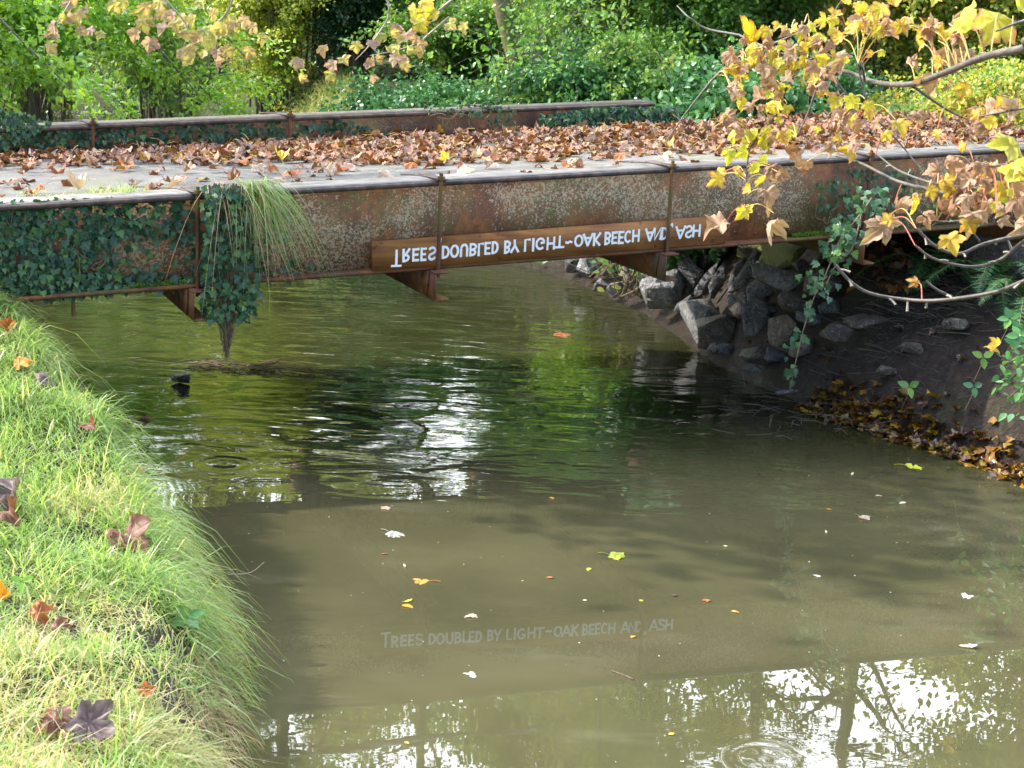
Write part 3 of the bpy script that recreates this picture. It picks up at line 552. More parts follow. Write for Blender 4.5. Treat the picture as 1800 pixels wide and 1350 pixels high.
R_ = [  # px, py, w, h, Y, mat, tilt, slab, label
 (1235, 562, 100, 78, 14.2, 'greyrock', 0, 1, 'large rounded grey boulder standing in the water at the rocky bank'),
 (1263, 582, 92, 62, 13.75, 'brownrock', .1, 1, 'smooth angular brown-grey stone in front of the large grey boulder'),
 (1303, 548, 44, 34, 13.9, 'palerock', 0, 1, 'small pale pinkish stone with an orange leaf on it'),
 (1385, 496, 148, 40, 13.9, 'greyrock', -.28, .8, 'long flat slab leaning over the rock pile under the bridge'),
 (1335, 515, 62, 46, 13.9, 'greyrock', -.1, .8, 'grey cracked block below the long flat slab'),
 (1262, 492, 24, 70, 14.5, 'slate', -.35, .5, 'thin upright pale slate between darker slabs'),
 (1240, 495, 20, 84, 14.7, 'slate', -.45, .5, 'dark narrow slate leaning left of the thin pale slate'),
 (1290, 495, 26, 92, 14.4, 'slate', -.45, .5, 'dark slate slab leaning right of the thin pale slate'),
 (1312, 480, 24, 96, 14.5, 'slate', -.5, .5, 'second dark leaning slate beneath the mossy stones'),
 (1320, 440, 60, 40, 14.9, 'mossrock', -.5, .8, 'mossy stone left of the sunlit moss-covered block under the girder'),
 (1385, 447, 84, 52, 14.7, 'mossrock', 0, 1, 'sunlit moss-covered block just below the girder'),
 (1340, 470, 34, 26, 14.4, 'mossrock', -.3, 1, 'small mossy stone wedged under the sunlit block'),
 (1437, 448, 60, 50, 14.8, 'brownrock', 0, 1, 'dark stone behind the hanging ivy vine'),
 (1170, 512, 90, 66, 14.9, 'greyrock', .25, 1, 'grey boulder at the waterline below the third rod'),
 (1215, 480, 50, 70, 15.0, 'slate', -.1, 1, 'dark blocky stone under the third cross beam'),
 (1140, 500, 44, 52, 15.3, 'greyrock', -.2, 1, 'grey stone left of the boulder below the third rod'),
 (1088, 508, 42, 34, 15.7, 'greyrock', 0, 1, 'small grey stone at the water among dead stems'),
 (1080, 478, 48, 36, 16.2, 'slate', .2, 1, 'slate-grey stone under the lettering of the board'),
 (1035, 472, 44, 38, 16.6, 'greyrock', -.2, 1, 'grey stone at the far left of the rocky bank'),
 (1008, 466, 36, 30, 17.0, 'slate', 0, 1, 'leftmost dark stone of the rocky bank'),
 (1110, 480, 40, 40, 15.9, 'brownrock', 0, 1, 'brown stone between grey stones beneath the board'),
 (1275, 612, 60, 22, 13.5, 'slate', 0, 1, 'flat dark stone at the waterline before the smooth brown-grey stone'),
 (1370, 580, 58, 60, 13.3, 'brownrock', -.3, .8, 'tall brown stone at the right of the rock pile'),
 (1330, 560, 50, 70, 13.6, 'slate', .2, 1, 'black stone between the pale stone and the tall brown stone'),
 (1330, 625, 60, 36, 12.9, 'brownrock', .1, 1, 'low muddy stone at the corner where rocks meet the mud bank'),
 (1325, 648, 34, 16, 12.6, 'slate', 0, 1, 'small wet shiny stone at the water edge'),
 (1300, 532, 40, 40, 14.2, 'slate', .2, 1, 'dark stone behind the small pale stone'),
 (1400, 535, 70, 36, 13.7, 'brownrock', -.2, 1, 'brown ledge stone beneath the long flat slab'),
 (1450, 500, 60, 60, 14.0, 'brownrock', 0, 1, 'dark stone at the right end of the long flat slab'),
 (1478, 582, 70, 36, 12.7, 'brownrock', -.2, .8, 'sunlit crumbly earth-brown stone on the mud bank'),
 (1520, 566, 80, 26, 12.9, 'brownrock', -.05, .9, 'flat brown stone on top of the mud bank'),
 (1385, 690, 46, 12, 12.0, 'slate', 0, 1, 'low wet stone at the foot of the mud bank'),
 (1190, 452, 60, 40, 15.6, 'slate', 0, 1, 'dark stone high behind the third rod'),
 (1415, 470, 46, 26, 14.2, 'slate', -.3, .8, 'thin dark slab resting on the long flat slab'),
 (1350, 545, 52, 20, 13.6, 'slate', -.25, .8, 'narrow slab just under the grey cracked block'),
 (1425, 560, 58, 26, 13.2, 'slate', -.15, .8, 'dark slab bedded in mud left of the sunlit crumbly stone'),
 (1410, 610, 50, 30, 12.7, 'brownrock', .2, 1, 'muddy stone below the dark bedded slab'),
 (1460, 540, 44, 24, 13.1, 'slate', .1, .8, 'small dark slab right of the ivy vine'),
 (1365, 625, 40, 24, 12.7, 'slate', -.2, 1, 'small black stone at the foot of the tall brown stone'),
 (1205, 535, 40, 30, 14.3, 'slate', .2, 1, 'dark stone wedged left of the large grey boulder'),
 (1150, 470, 40, 34, 15.6, 'greyrock', -.2, .9, 'grey stone close under the girder left of the third rod'),
 (1060, 500, 34, 22, 16.0, 'slate', .1, 1, 'low dark stone at the waterline left of the dead stems'),
 (1600, 610, 54, 22, 12.0, 'brownrock', -.1, .9, 'half-buried brown stone in the middle of the mud bank'),
 (1560, 650, 40, 18, 11.8, 'brownrock', .1, .9, 'small half-buried stone low on the mud bank'),
 (1680, 570, 46, 24, 11.8, 'brownrock', 0, .9, 'dull stone under the ferns'),
 (1255, 450, 60, 44, 15.2, 'slate', .2, 1, 'dark stone directly under the right end of the board'),
]
for k, (px_, py_, w_, h_, Y_, mt, tl, slb, lab) in enumerate(R_): rock(px_, py_, w_, h_, Y_, 'slate_slab' if slb < .7 else 'rock', mt, lab, k, .9, tl, slb)
rock(317, 664, 34, 22, at_z(317, 670)[1], 'rock', 'slate', 'small dark stone poking out of the water near the left bank', 77)

# ------------------------------------------------------------------ grass bank
rs = np.random.RandomState(21)
def inview(P, m_=120):
    X_, Y_, Z_ = P[:, 0], P[:, 1], P[:, 2]-CH; cy = Y_*math.cos(PIT)-Z_*math.sin(PIT); cz = Y_*math.sin(PIT)+Z_*math.cos(PIT); u = X_/cy; v = -cz/cy
    U = 900+FPX*(u*math.cos(ROL)-v*math.sin(ROL)); V = 675+FPX*(u*math.sin(ROL)+v*math.cos(ROL)); return U, V, (U > -m_) & (U < 1800+m_) & (V > -m_) & (V < 1350+m_*2) & (cy > 0)
mb = MB(); N = 215000; q = np.column_stack([rs.uniform(-4.2, -.5, N), rs.uniform(4.2, 11.4, N)]); ins = inside(q, POLY); dl = dist_line(q, LS); keep = (~ins) & (dl > .02); q = q[keep]; dl = dl[keep]
P = np.column_stack([q, ground(q[:, 0], q[:, 1])]); U, V, iv = inview(P); P = P[iv]; dl = dl[iv]; P[:, 2] -= .01
cl_ = fnoise(P[:, 0], P[:, 1], 3.2); dens = np.clip(.75+.45*cl_, .28, 1)*np.where(dl < .12, .8, 1); dens = dens*np.where((dl < .16) & (fnoise(P[:, 0]*2, P[:, 1], 5.) > .1), .25, 1); k = rs.rand(len(P)) < dens; P = P[k]; dl = dl[k]; cl_ = cl_[k]; N = len(P)
print('grass blades', N)
cx_ = fnoise(P[:, 0]+3, P[:, 1]-2, 5.); cy_ = fnoise(P[:, 0]-8, P[:, 1]+4, 5.); edge = np.exp(-dl/.25)
d = rvec(rs, N)*.6+np.column_stack([0.6*cx_+.12*edge+.10, 0.6*cy_-.08*edge-.10, np.full(N, .62)]); L_ = rs.uniform(.10, .27, N)*(1+.55*cl_)*np.where(rs.rand(N) < .06, 1.5, 1)*(1+.35*edge)
dry = fnoise(P[:, 0]*1.2+5, P[:, 1]*.8, 2.4) > .22; rn = rs.beta(1.6, 1.8, N)*.62; rn = np.where(dry & (rs.rand(N) < .6), rs.uniform(.7, 1, N), rn); rn = np.where(rs.rand(N) < .07, rs.uniform(.75, 1, N), rn)
blades(mb, P, d, np.clip(L_, .05, .42), rs.uniform(.0035, .0075, N)*np.where(rs.rand(N) < .08, 1.8, 1), rn, rs.uniform(.15, 1.3, N)+.5*edge, rs, 3)
tag(mb.build('bank_grass', G['grass'], loc=(0, 0, 0)), 'bright sunlit grass with straw patches covering the left river bank', 'grass', kind='stuff')
mb = MB(); N = 3400; tY = rs.uniform(5.4, 10.2, N); ix = np.interp(tY, LS[:, 1], LS[:, 0]); P = np.column_stack([ix-rs.uniform(.02, .22, N), tY, np.zeros(N)]); P[:, 2] = ground(P[:, 0], P[:, 1])
d = rvec(rs, N)*1.0+np.array([.7, -.15, .15]); blades(mb, P, d, rs.uniform(.10, .26, N), rs.uniform(.002, .004, N), rs.rand(N), rs.uniform(.8, 1.8, N), rs, 4)
tag(mb.build('dry_bank_grass', G['straw'], loc=(0, 0, 0)), 'dry brown grass hanging over the undercut edge of the left bank', 'grass', kind='stuff')
for a, b, l_, lab in ((400, 1010, .2, 'thin bare stalk leaning out over the water'), (420, 1150, .25, 'dark twig sticking out from the bank edge low over the water'), (430, 1215, .25, 'pale forked twig lying on the bank edge above the bottom reflection')):
    p0 = at_Y(a, b, 6.9); v_, f_ = tube_vf(bez([p0, p0+np.array([.5, -.1, .1])*l_, p0+np.array([.8, -.1, .35 if a < 410 else -.1])*l_], 5), .0022, 4); tag(MB().add(v_, f_).build('twig', G['twig']), lab, 'twig')

# ------------------------------------------------------------------ single leaves
LM = {}
def lmat(key, c, trans=.25):
    if key not in LM: LM[key] = leaf_mat(key, [tuple(x*.9 for x in c), c], trans, .5)
    return LM[key]
COL = dict(yellow=(.70, .55, .04), lime=(.42, .46, .03), tan=(.52, .38, .28), white=(.66, .64, .58), grey=(.48, .46, .40), orange=(.66, .30, .03), red=(.40, .10, .03), brown=(.20, .08, .045), purple=(.155, .105, .105), rust=(.42, .13, .03), dark=(.05, .03, .02), pale=(.60, .55, .38))
def one_leaf(pos, size, colr, name, label, group=None, T=SYC, nrm=(0, 0, 1), d=None, seed=0, curl=.25, fold=.2, wob=.015, stalk=True):
    rs = np.random.RandomState(seed+7); a = rs.uniform(0, 2*PI); d = np.array([math.cos(a), math.sin(a), 0]) if d is None else np.asarray(d, float)
    mb = MB(); nrm = np.asarray(nrm, float); pos = np.asarray(pos, float); dd = d-(d@nrm)*nrm/(nrm@nrm); dd = dd/np.linalg.norm(dd)
    leaves(mb, SYCH if T is SYC else T, (pos-dd*size*.45)[None], nrm[None], dd[None], np.array([size]), .5, curl, fold, rs, wob)
    if stalk and T is SYC:
        b0 = pos-dd*size*.45; v_, f_ = tube_vf(bez([b0, b0-dd*size*.3+nrm*size*.06, b0-dd*size*.6+nrm*size*.02], 4), size*.013, 4); mb.add(v_, f_, .5)
    return tag(mb.build(name, lmat(colr+'_leaf', COL[colr])), label, 'leaf', group)
FL = [(1610, 819, 34, 'lime', 'yellow-green lobed leaf floating at the upper right of the calm water', SYC), (1498, 833, 16, 'pale', 'slim pale leaf floating left of the yellow-green one', ASH), (1545, 871, 13, 'tan', 'tiny tan leaf above the pale oval pair at the right', OAK), (1587, 884, 15, 'pale', 'pale oval leaf floating at the far right', OVAL), (1520, 910, 20, 'tan', 'tan curled leaf floating between the pale oval leaf and the orange speck', SYC), (1457, 895, 11, 'orange', 'tiny orange leaf right of centre', OVAL), (1452, 935, 15, 'pale', 'pale narrow leaf below the tiny orange leaf', ASH), (1437, 1012, 13, 'white', 'small white leaf alone in the right-hand water', OVAL),
 (677, 893, 17, 'tan', 'tan leaf floating at the top edge of the bridge reflection', SYC), (697, 939, 34, 'grey', 'pale grey leaf with a trailing stalk in the bridge reflection', SYC), (675, 973, 12, 'red', 'tiny red leaf left of the tan ones', OVAL), (711, 994, 17, 'tan', 'small tan leaf above the yellow-orange pair', ASH), (737, 1020, 34, 'orange', 'curled orange-yellow leaf left of centre', SYC), (716, 1057, 34, 'lime', 'green narrow leaf lying over an orange one', ASH), (716, 1064, 24, 'orange', 'orange leaf under the green narrow leaf', OVAL), (829, 1083, 30, 'tan', 'pinkish tan leaf just above the word DOUBLED in the reflection', OAK), (827, 1184, 34, 'white', 'bright white torn leaf below the reflected lettering', OAK),
 (967, 1015, 13, 'rust', 'small rusty leaf in the centre of the water', OVAL), (1035, 1000, 15, 'lime', 'small yellow-green leaf in the centre', OVAL), (1087, 977, 34, 'lime', 'large yellow-green lobed leaf floating near the centre', SYC), (1028, 1055, 10, 'tan', 'tiny tan speck of leaf above the word LIGHT', OVAL), (1127, 1055, 9, 'yellow', 'tiny yellow leaf above the word BEECH', OVAL), (1188, 1046, 12, 'dark', 'tiny dark curled leaf right of centre', OAK), (1242, 1055, 13, 'rust', 'small rust-orange leaf above the word ASH', SYC), (1292, 1075, 15, 'orange', 'orange oval leaf right of the word ASH', OVAL), (1113, 1119, 13, 'orange', 'orange oval leaf touching the word AND', OVAL),
 (970, 875, 11, 'orange', 'tiny orange leaf at the ripple edge', OVAL), (738, 863, 12, 'tan', 'tiny tan leaf among the ripples', OVAL), (988, 589, 28, 'rust', 'dull red leaf drifting under the bridge', SYC), (1700, 1136, 30, 'pale', 'sunken pale brown leaf at the lower right', OAK), (1700, 1047, 34, 'white', 'curled white leaf shining at the far right', OAK), (1275, 960, 8, 'pale', 'tiny pale flake of leaf in the right-hand glare', OVAL), (1180, 1290, 12, 'yellow', 'yellow leaf floating in the bottom reflection of trees', OVAL), (715, 1305, 12, 'orange', 'orange leaf floating at the bottom left of the reflected trees', OVAL), (1050, 743, 13, 'yellow', 'yellow leaf floating in the dark rippled middle', OVAL), (1003, 660, 10, 'pale', 'tiny pale leaf under the middle of the bridge', OVAL)]
for k, (a, b, w_, c_, lab, T_) in enumerate(FL):
    P_ = at_z(a, b, .004+.001*(k % 3)); one_leaf(P_, w_*np.linalg.norm(P_-[0, 0, CH])/FPX*1.05, c_, 'floating_leaf', lab, 'leaves floating on the river', T_, seed=k, curl=.10 if w_ < 20 else .25, fold=.12, d=(math.cos(k*1.3)*.9, math.sin(k*1.3)*.6, 0))
P_ = at_z(1100, 1188, .003); v_, f_ = tube_vf([P_+np.array([-.06, .05, 0]), P_, P_+np.array([.03, -.04, .003])], .003, 4); tag(MB().add(v_, f_).build('twig', G['root']), 'short dark twig floating below the word BEECH', 'twig')
rs = np.random.RandomState(71); mb = MB(); N = 130; q = np.array([at_z(a, b, .004) for a, b in zip(rs.uniform(420, 1790, N), rs.uniform(640, 1340, N))]); q = q[inside(q[:, :2], POLY)]; N = len(q); leaves(mb, OVAL, q, np.tile(UP, (N, 1)), rvec(rs, N), rs.uniform(.004, .014, N), rs.rand(N), 0, 0, rs)
tag(mb.build('floating_flecks', leaf_mat('pale_fleck', [(.5, .48, .38), (.35, .30, .15), (.6, .58, .5)], .1, .6)), 'tiny pale flecks of plant debris scattered over the river surface', 'debris', kind='stuff')
BL = [(33, 631, 36, 'orange', 'orange leaf high on the grassy bank at the left edge'), (75, 664, 34, 'purple', 'dark folded leaf just below the orange one on the grass'), (215, 765, 46, 'tan', 'pinkish leaf in the grass near the water edge'), (235, 830, 38, 'rust', 'rust-brown leaf standing in the grass'), (28, 878, 74, 'purple', 'large purple-grey leaf at the left edge of the grass'), (20, 905, 54, 'brown', 'brown leaf under the large purple-grey leaf'), (228, 943, 84, 'brown', 'large dark brown leaf in the middle of the grassy bank'), (368, 1027, 34, 'brown', 'small brown leaf hanging at the bank edge'), (68, 1072, 44, 'rust', 'bright rust leaf low on the grass at the left'), (105, 1100, 36, 'brown', 'dark curled leaf beside the bright rust leaf'), (258, 1212, 32, 'rust', 'orange-brown leaf near the bottom of the bank'), (92, 1262, 66, 'brown', 'large brown leaf at the bottom left corner'), (168, 1282, 88, 'purple', 'large grey-purple leaf right of the brown one in the corner'), (160, 745, 34, 'brown', 'brown leaf half hidden in the upper grass'), (12, 575, 26, 'rust', 'small red-brown leaf at the top of the bank'), (10, 1050, 30, 'orange', 'small orange leaf at the left edge of the grass'), (252, 740, 24, 'brown', 'small brown leaf by the water edge of the bank')]
for k, (a, b, w_, c_, lab) in enumerate(BL):
    P_ = hit_ground(a, b, .09); rr = np.random.RandomState(k+50); one_leaf(P_, w_*np.linalg.norm(P_-[0, 0, CH])/FPX*.92, c_, 'fallen_leaf', lab, 'fallen leaves on the grassy bank', SYC, nrm=(rr.normal(0, .3), -.55+rr.normal(0, .2), .8), seed=k+40, curl=1.1, fold=1.0, wob=.07)
# leaf litter on the deck
rs = np.random.RandomState(33); mb = MB(); N = 8500; t_ = rs.uniform(-4.6, 5.4, N); o_ = rs.uniform(.16, BW+.04, N)
bd = np.interp(t_, [-4.6, -2.4, -1.2, -.2, 1.2, 5.4], [2.35, 2.15, 1.6, 1.05, .8, .45])+.25*fnoise(t_, o_, 1.6); pr = np.clip((o_-bd)/.45, 0, 1)*.9+.05; k = rs.rand(N) < pr; t_, o_ = t_[k], o_[k]; N = len(t_); print('litter', N)
zs = ZT-.022-.075*(o_/BW)+rs.uniform(.006, .05, N)*np.clip((o_-.6)/1.2, .35, 1.2); sz = rs.uniform(.045, .095, N)
leaves(mb, SYC, B(t_, o_, zs), rvec(rs, N)*.36+np.array([0, 0, 1.]), rvec(rs, N), sz, rs.rand(N), .55, .55, rs, .06); tag(mb.build('leaf_litter', G['litter']), 'carpet of fallen brown and orange sycamore leaves on the bridge deck', 'leaf litter', kind='stuff')
mb = MB()
for _ in range(420):
    j = rs.randint(N); P_ = B(t_[j], o_[j], zs[j]+.02); a = rs.uniform(0, 2*PI); dd = np.array([math.cos(a), math.sin(a), rs.uniform(-.1, .5)]); l_ = rs.uniform(.05, .12); v_, f_ = tube_vf([P_, P_+dd*l_*.5+UP*.012, P_+dd*l_], .0018, 3); mb.add(v_, f_)
tag(mb.build('leaf_stalks', G['ypetiole']), 'loose yellow leaf stalks scattered over the leaf litter on the deck', 'leaf litter', kind='stuff')
DL = [(85, 297, 'brown'), (65, 338, 'rust'), (140, 338, 'tan'), (108, 312, 'brown'), (220, 297, 'rust'), (275, 283, 'rust'), (280, 270, 'tan'), (310, 330, 'tan'), (270, 333, 'brown'), (335, 283, 'brown'), (395, 276, 'rust'), (340, 283, 'tan'), (430, 290, 'rust'), (455, 298, 'tan'), (480, 300, 'rust'), (493, 282, 'yellow'), (520, 307, 'rust'), (600, 303, 'rust'), (577, 310, 'tan'), (640, 285, 'rust'), (680, 283, 'rust'), (675, 312, 'tan'), (722, 291, 'rust'), (818, 306, 'pale'), (865, 292, 'tan'), (945, 283, 'brown'), (1000, 296, 'rust'), (1005, 285, 'tan'), (1165, 283, 'tan'), (560, 288, 'brown'), (620, 296, 'tan'), (780, 284, 'yellow'), (840, 282, 'tan'), (1090, 280, 'rust')]
ORD = 'first second third fourth fifth sixth seventh eighth ninth tenth eleventh twelfth thirteenth fourteenth fifteenth sixteenth'.split()
where = {0: 'at the left end of the bridge deck', 1: 'left of the middle of the bridge deck', 2: 'in the middle of the bridge deck', 3: 'right of the middle of the bridge deck'}
cn = dict(brown='dark brown', rust='rust-orange', tan='pale tan', yellow='yellow', pale='cream')
for k, (a, b, c_) in enumerate(DL):
    d_ = ray(a, b); zz_ = ZT-.005; kk = 0
    for y_ in np.linspace(9.2, 15, 900):
        P_ = np.array([0, 0, CH])+d_*y_/d_[1]; q = P_-B(0, 0, 0); tq = q@np.array([ct, st_, 0])
        if P_[2] < zz_+BSL*tq+.002-.075*(q@OV)/BW: break
    rr = np.random.RandomState(k+90); w_ = rr.uniform(.085, .12); reg = 0 if a < 300 else 1 if a < 620 else 2 if a < 900 else 3
    one_leaf(P_+UP*.018, w_, c_, 'fallen_leaf', '%s leaf loose on the bridge deck, %s %s one from the left' % (cn[c_], ORD[sorted(x_[0] for x_ in DL if x_[2] == c_).index(a)], cn[c_]), 'loose leaves on the bridge deck', SYC, nrm=(rr.normal(0, .3), -.25+rr.normal(0, .25), 1), seed=k+140, curl=.8, fold=.6, wob=.04)
# wet litter along the right shore
mb = MB(); N = 1100; tt_ = rs.uniform(0, 1, N); L4 = np.array([(3.6, 10.1), (3.1, 10.9), (2.75, 11.4), (2.4, 11.85), (2.2, 12.2)]); s_ = tt_*4; i_ = np.clip(s_.astype(int), 0, 3); fr_ = s_-i_; q = L4[i_]*(1-fr_[:, None])+L4[i_+1]*fr_[:, None]
q = q+np.column_stack([rs.normal(.02, .07, N), rs.normal(-.05, .07, N)]); z_ = np.maximum(0.003, ground(q[:, 0], q[:, 1])+.012); leaves(mb, SYC, np.column_stack([q, z_]), rvec(rs, N)*.4+UP, rvec(rs, N), rs.uniform(.05, .10, N)*np.where(tt_ > .7, .8, 1), rs.rand(N), .5, .5, rs, .04)
N = 160; q = np.column_stack([rs.uniform(1.6, 4.6, N), rs.uniform(10.6, 14, N)]); z_ = ground(q[:, 0], q[:, 1]); k = z_ > .05; q, z_ = q[k], z_[k]; N = len(q); leaves(mb, SYC, np.column_stack([q, z_+.012]), rvec(rs, N)*.4+UP, rvec(rs, N), rs.uniform(.04, .08, N), rs.choice([0, .15, .8, .95], N), .5, .5, rs, .04)
tag(mb.build('wet_leaf_litter', G['wetlitter']), 'sodden orange and brown leaves heaped along the right shoreline', 'leaf litter', kind='stuff')
mb = MB()
for _ in range(420):
    P_ = at_z(rs.normal(1570, 130), rs.normal(725, 22)+0, 0); x_, y_ = P_[0]+.15, P_[1]+.1; P_ = np.array([x_, y_, max(.01, float(ground(x_, y_)))+.02]); a = rs.uniform(0, 2*PI); l_ = rs.uniform(.06, .3); dd = np.array([math.cos(a), math.sin(a), rs.uniform(-.1, .3)])*l_; v_, f_ = tube_vf([P_, P_+dd*.5+UP*rs.uniform(-.01, .02), P_+dd], rs.uniform(.0015, .004), 4); mb.add(v_, f_)
tag(mb.build('twig_debris', G['twig']), 'scattered dead twigs on the right mud bank', 'twigs', kind='stuff')
mb = MB()
c0 = at_z(440, 648)
for _ in range(90):
    x_, y_ = c0[0]+rs.normal(0, .30), c0[1]+rs.normal(0, .07); P_ = np.array([x_, y_, rs.uniform(.0, .03)]); a = rs.normal(0, .5); l_ = rs.uniform(.05, .22); dd = np.array([math.cos(a), math.sin(a), rs.uniform(-.1, .2)])*l_; v_, f_ = tube_vf([P_, P_+dd*.5+UP*rs.uniform(-.01, .02), P_+dd], rs.uniform(.0015, .004), 4); mb.add(v_, f_)
tag(mb.build('driftwood_raft', G['root']), 'low tangle of floating twigs under the hanging ivy column', 'driftwood', kind='stuff')
print('part 1 done')
# ------------------------------------------------------------------ overhanging sycamore (foreground right)
def limb(mb, pts, r0, r1, n=8, sides=7, gn=.0): L_ = bez(pts, n); v_, f_ = tube_vf(L_, np.linspace(r0, r1, len(L_)), sides); mb.add(v_, f_); return L_
rs = np.random.RandomState(61)
sy = thing('sycamore_tree', 'sycamore on the right bank reaching over the bridge with yellow and brown leaves', 'tree', (4.6, 4.6, 0.4))
mb = MB(); limb(mb, [(4.6, 4.6, .3), (4.55, 4.7, 1.6), (4.4, 4.8, 3.0), (4.3, 5.0, 4.6), (4.6, 5.2, 6.6)], .17, .10, 6, 12); mb.build('trunk', G['bark'], sy)
TW = []                                                     # twig polylines for attaching leaves
mb = MB(); th = MB()
def pl(pts): return [at_Y(*q) for q in pts]
main = limb(mb, [(4.4, 4.8, 3.0), (3.0, 5.0, 2.95)]+pl([(1900, 62, 5.2), (1800, 85, 5.4), (1730, 100, 5.6), (1660, 128, 5.8), (1600, 148, 6.0), (1540, 145, 6.3), (1490, 127, 6.5), (1420, 108, 6.8), (1360, 90, 7.0), (1300, 62, 7.3)]), .0165, .0045, 6, 8)
TW.append(main[20:])
low = limb(mb, [(4.45, 4.75, 2.2), (3.2, 5.0, 2.35)]+pl([(1900, 352, 5.6), (1800, 352, 5.8), (1742, 357, 5.9), (1642, 335, 6.1), (1576, 318, 6.3), (1513, 287, 6.5), (1470, 274, 6.7)]), .013, .004, 6, 7); TW.append(low[20:])
def twig(pts, r0=.007, r1=.003, buds=True):
    L_ = limb(mb, pl(pts), r0, r1, 7, 5); TW.append(L_)
    if buds:
        for j in range(3, len(L_)-1, 4):
            if rs.rand() < .7:
                u_ = rs.normal(0, 1, 3); u_ /= np.linalg.norm(u_); e_ = L_[j]+u_*rs.uniform(.015, .045); v_, f_ = tube_vf([L_[j], (L_[j]+e_)/2+UP*.003, e_], [r1*.8, r1*.7, r1], 4); th.add(v_, f_)
    return L_
twig([(1860, 398, 5.9), (1800, 413, 6.0), (1750, 424, 6.0), (1722, 432, 6.0), (1687, 446, 6.0), (1646, 434, 6.0), (1611, 402, 6.0)], .009, .005)
twig([(1722, 424, 6.0), (1710, 405, 6.0), (1722, 396, 6.05)], .004, .003, False)
twig([(1860, 395, 5.8), (1800, 424, 5.9), (1757, 457, 5.95), (1705, 469, 6.), (1642, 455, 6.), (1609, 432, 6.)], .008, .004)
twig([(1880, 465, 5.7), (1800, 494, 5.8), (1742, 515, 5.9), (1650, 528, 6.0), (1587, 526, 6.1), (1528, 515, 6.1), (1494, 494, 6.1), (1468, 465, 6.1)], .008, .005)
twig([(1673, 522, 6.0), (1645, 508, 6.), (1628, 494, 6.)], .005, .004)
twig([(1850, 330, 5.8), (1760, 350, 5.9), (1730, 372, 5.9), (1690, 388, 6.), (1640, 388, 6.), (1608, 366, 6.)], .007, .003)
twig([(1850, 345, 5.8), (1700, 330, 6.), (1640, 322, 6.), (1580, 300, 6.2), (1540, 270, 6.3)], .006, .003)
for pts in ([(1520, 142, 6.35), (1516, 120, 6.3), (1508, 112, 6.3), (1516, 150, 6.3), (1524, 185, 6.3)], [(1405, 118, 6.9), (1380, 160, 6.9), (1370, 190, 6.9), (1350, 222, 6.9), (1335, 240, 6.9), (1318, 262, 6.9), (1313, 300, 6.9), (1311, 340, 6.9), (1308, 365, 6.9)],
            [(1330, 78, 7.1), (1270, 122, 7.2), (1240, 155, 7.2), (1205, 200, 7.2), (1170, 250, 7.2)], [(1420, 108, 6.8), (1480, 70, 6.7), (1560, 10, 6.6), (1600, -30, 6.6)], [(1340, 85, 7.1), (1400, 60, 7.), (1450, 40, 6.9), (1480, 0, 6.9)],
            [(1450, 118, 6.7), (1500, 180, 6.6), (1540, 210, 6.6), (1580, 250, 6.6), (1625, 305, 6.5)], [(1480, 125, 6.6), (1440, 150, 6.6), (1420, 200, 6.6), (1400, 240, 6.6)], [(1600, 148, 6.), (1660, 190, 6.), (1700, 210, 6.)], [(1870, 180, 5.4), (1800, 190, 5.5), (1720, 205, 5.6)], [(1690, 350, 6.), (1700, 300, 5.9), (1760, 290, 5.6), (1830, 270, 5.4)],
            [(1300, 62, 7.3), (1240, 50, 7.4), (1210, 30, 7.4), (1190, 10, 7.5)], [(1860, 20, 5.0), (1790, 40, 4.9), (1750, 55, 4.9)]): twig(pts, .006, .0025, False)
mb.build('limbs', G['twig'], sy); tag(th.build('buds', G['palewood'], sy), kind='stuff')
TWP = np.vstack(TW)
pet = MB(); ypet = MB(); LV = dict(syc=MB(), yellow=MB(), tan=MB())
def hleaf(px, py, w, c, Y=None, hang_=.5, ty=None):
    """leaf at photo pixel with width w px; attached by a petiole to the nearest twig"""
    if Y is None: Y = float(np.interp(px, [1200, 1400, 1600, 1800], [7.1, 6.8, 6.1, 5.5]))+rs.uniform(-.12, .12)
    P_ = at_Y(px, py, Y); sc = Y/FPX; size = w*sc*(.9 if w < 60 else 1.); N_ = TWP[np.argmin(np.linalg.norm((TWP-P_)*np.array([1, .35, 1]), axis=1))]
    away = P_-N_; away = away/(np.linalg.norm(away)+1e-6); d = away*.6+np.array([rs.normal(0, .4), rs.normal(0, .3), -hang_]); d /= np.linalg.norm(d)
    nrm = np.array([rs.normal(0, .55), -.8+rs.normal(0, .35), .45+rs.normal(0, .4)])
    key, r_ = dict(y=('yellow', rs.uniform(0, .5)), o=('yellow', rs.uniform(.6, 1)), s=('syc', rs.rand()), b=('tan', rs.rand()), g=('yellow', 0.))[c]
    leaves(LV[key], SYCH, (P_-d*size*.45)[None], nrm[None], d[None], np.array([size]), r_, 1.3 if c in 'bs' else .7, 1.0 if c in 'bs' else .5, rs, .07 if c in 'bs' else .045)
    b0 = P_-d*size*.45; L_ = np.linalg.norm(N_-b0)
    if L_ < .35:
        md = (b0+N_)/2+UP*L_*.15; v_, f_ = tube_vf(bez([N_, md, b0], 5), .0019, 4); (pet if rs.rand() < (.75 if px > 1500 and py > 130 else .2) else ypet).add(v_, f_)
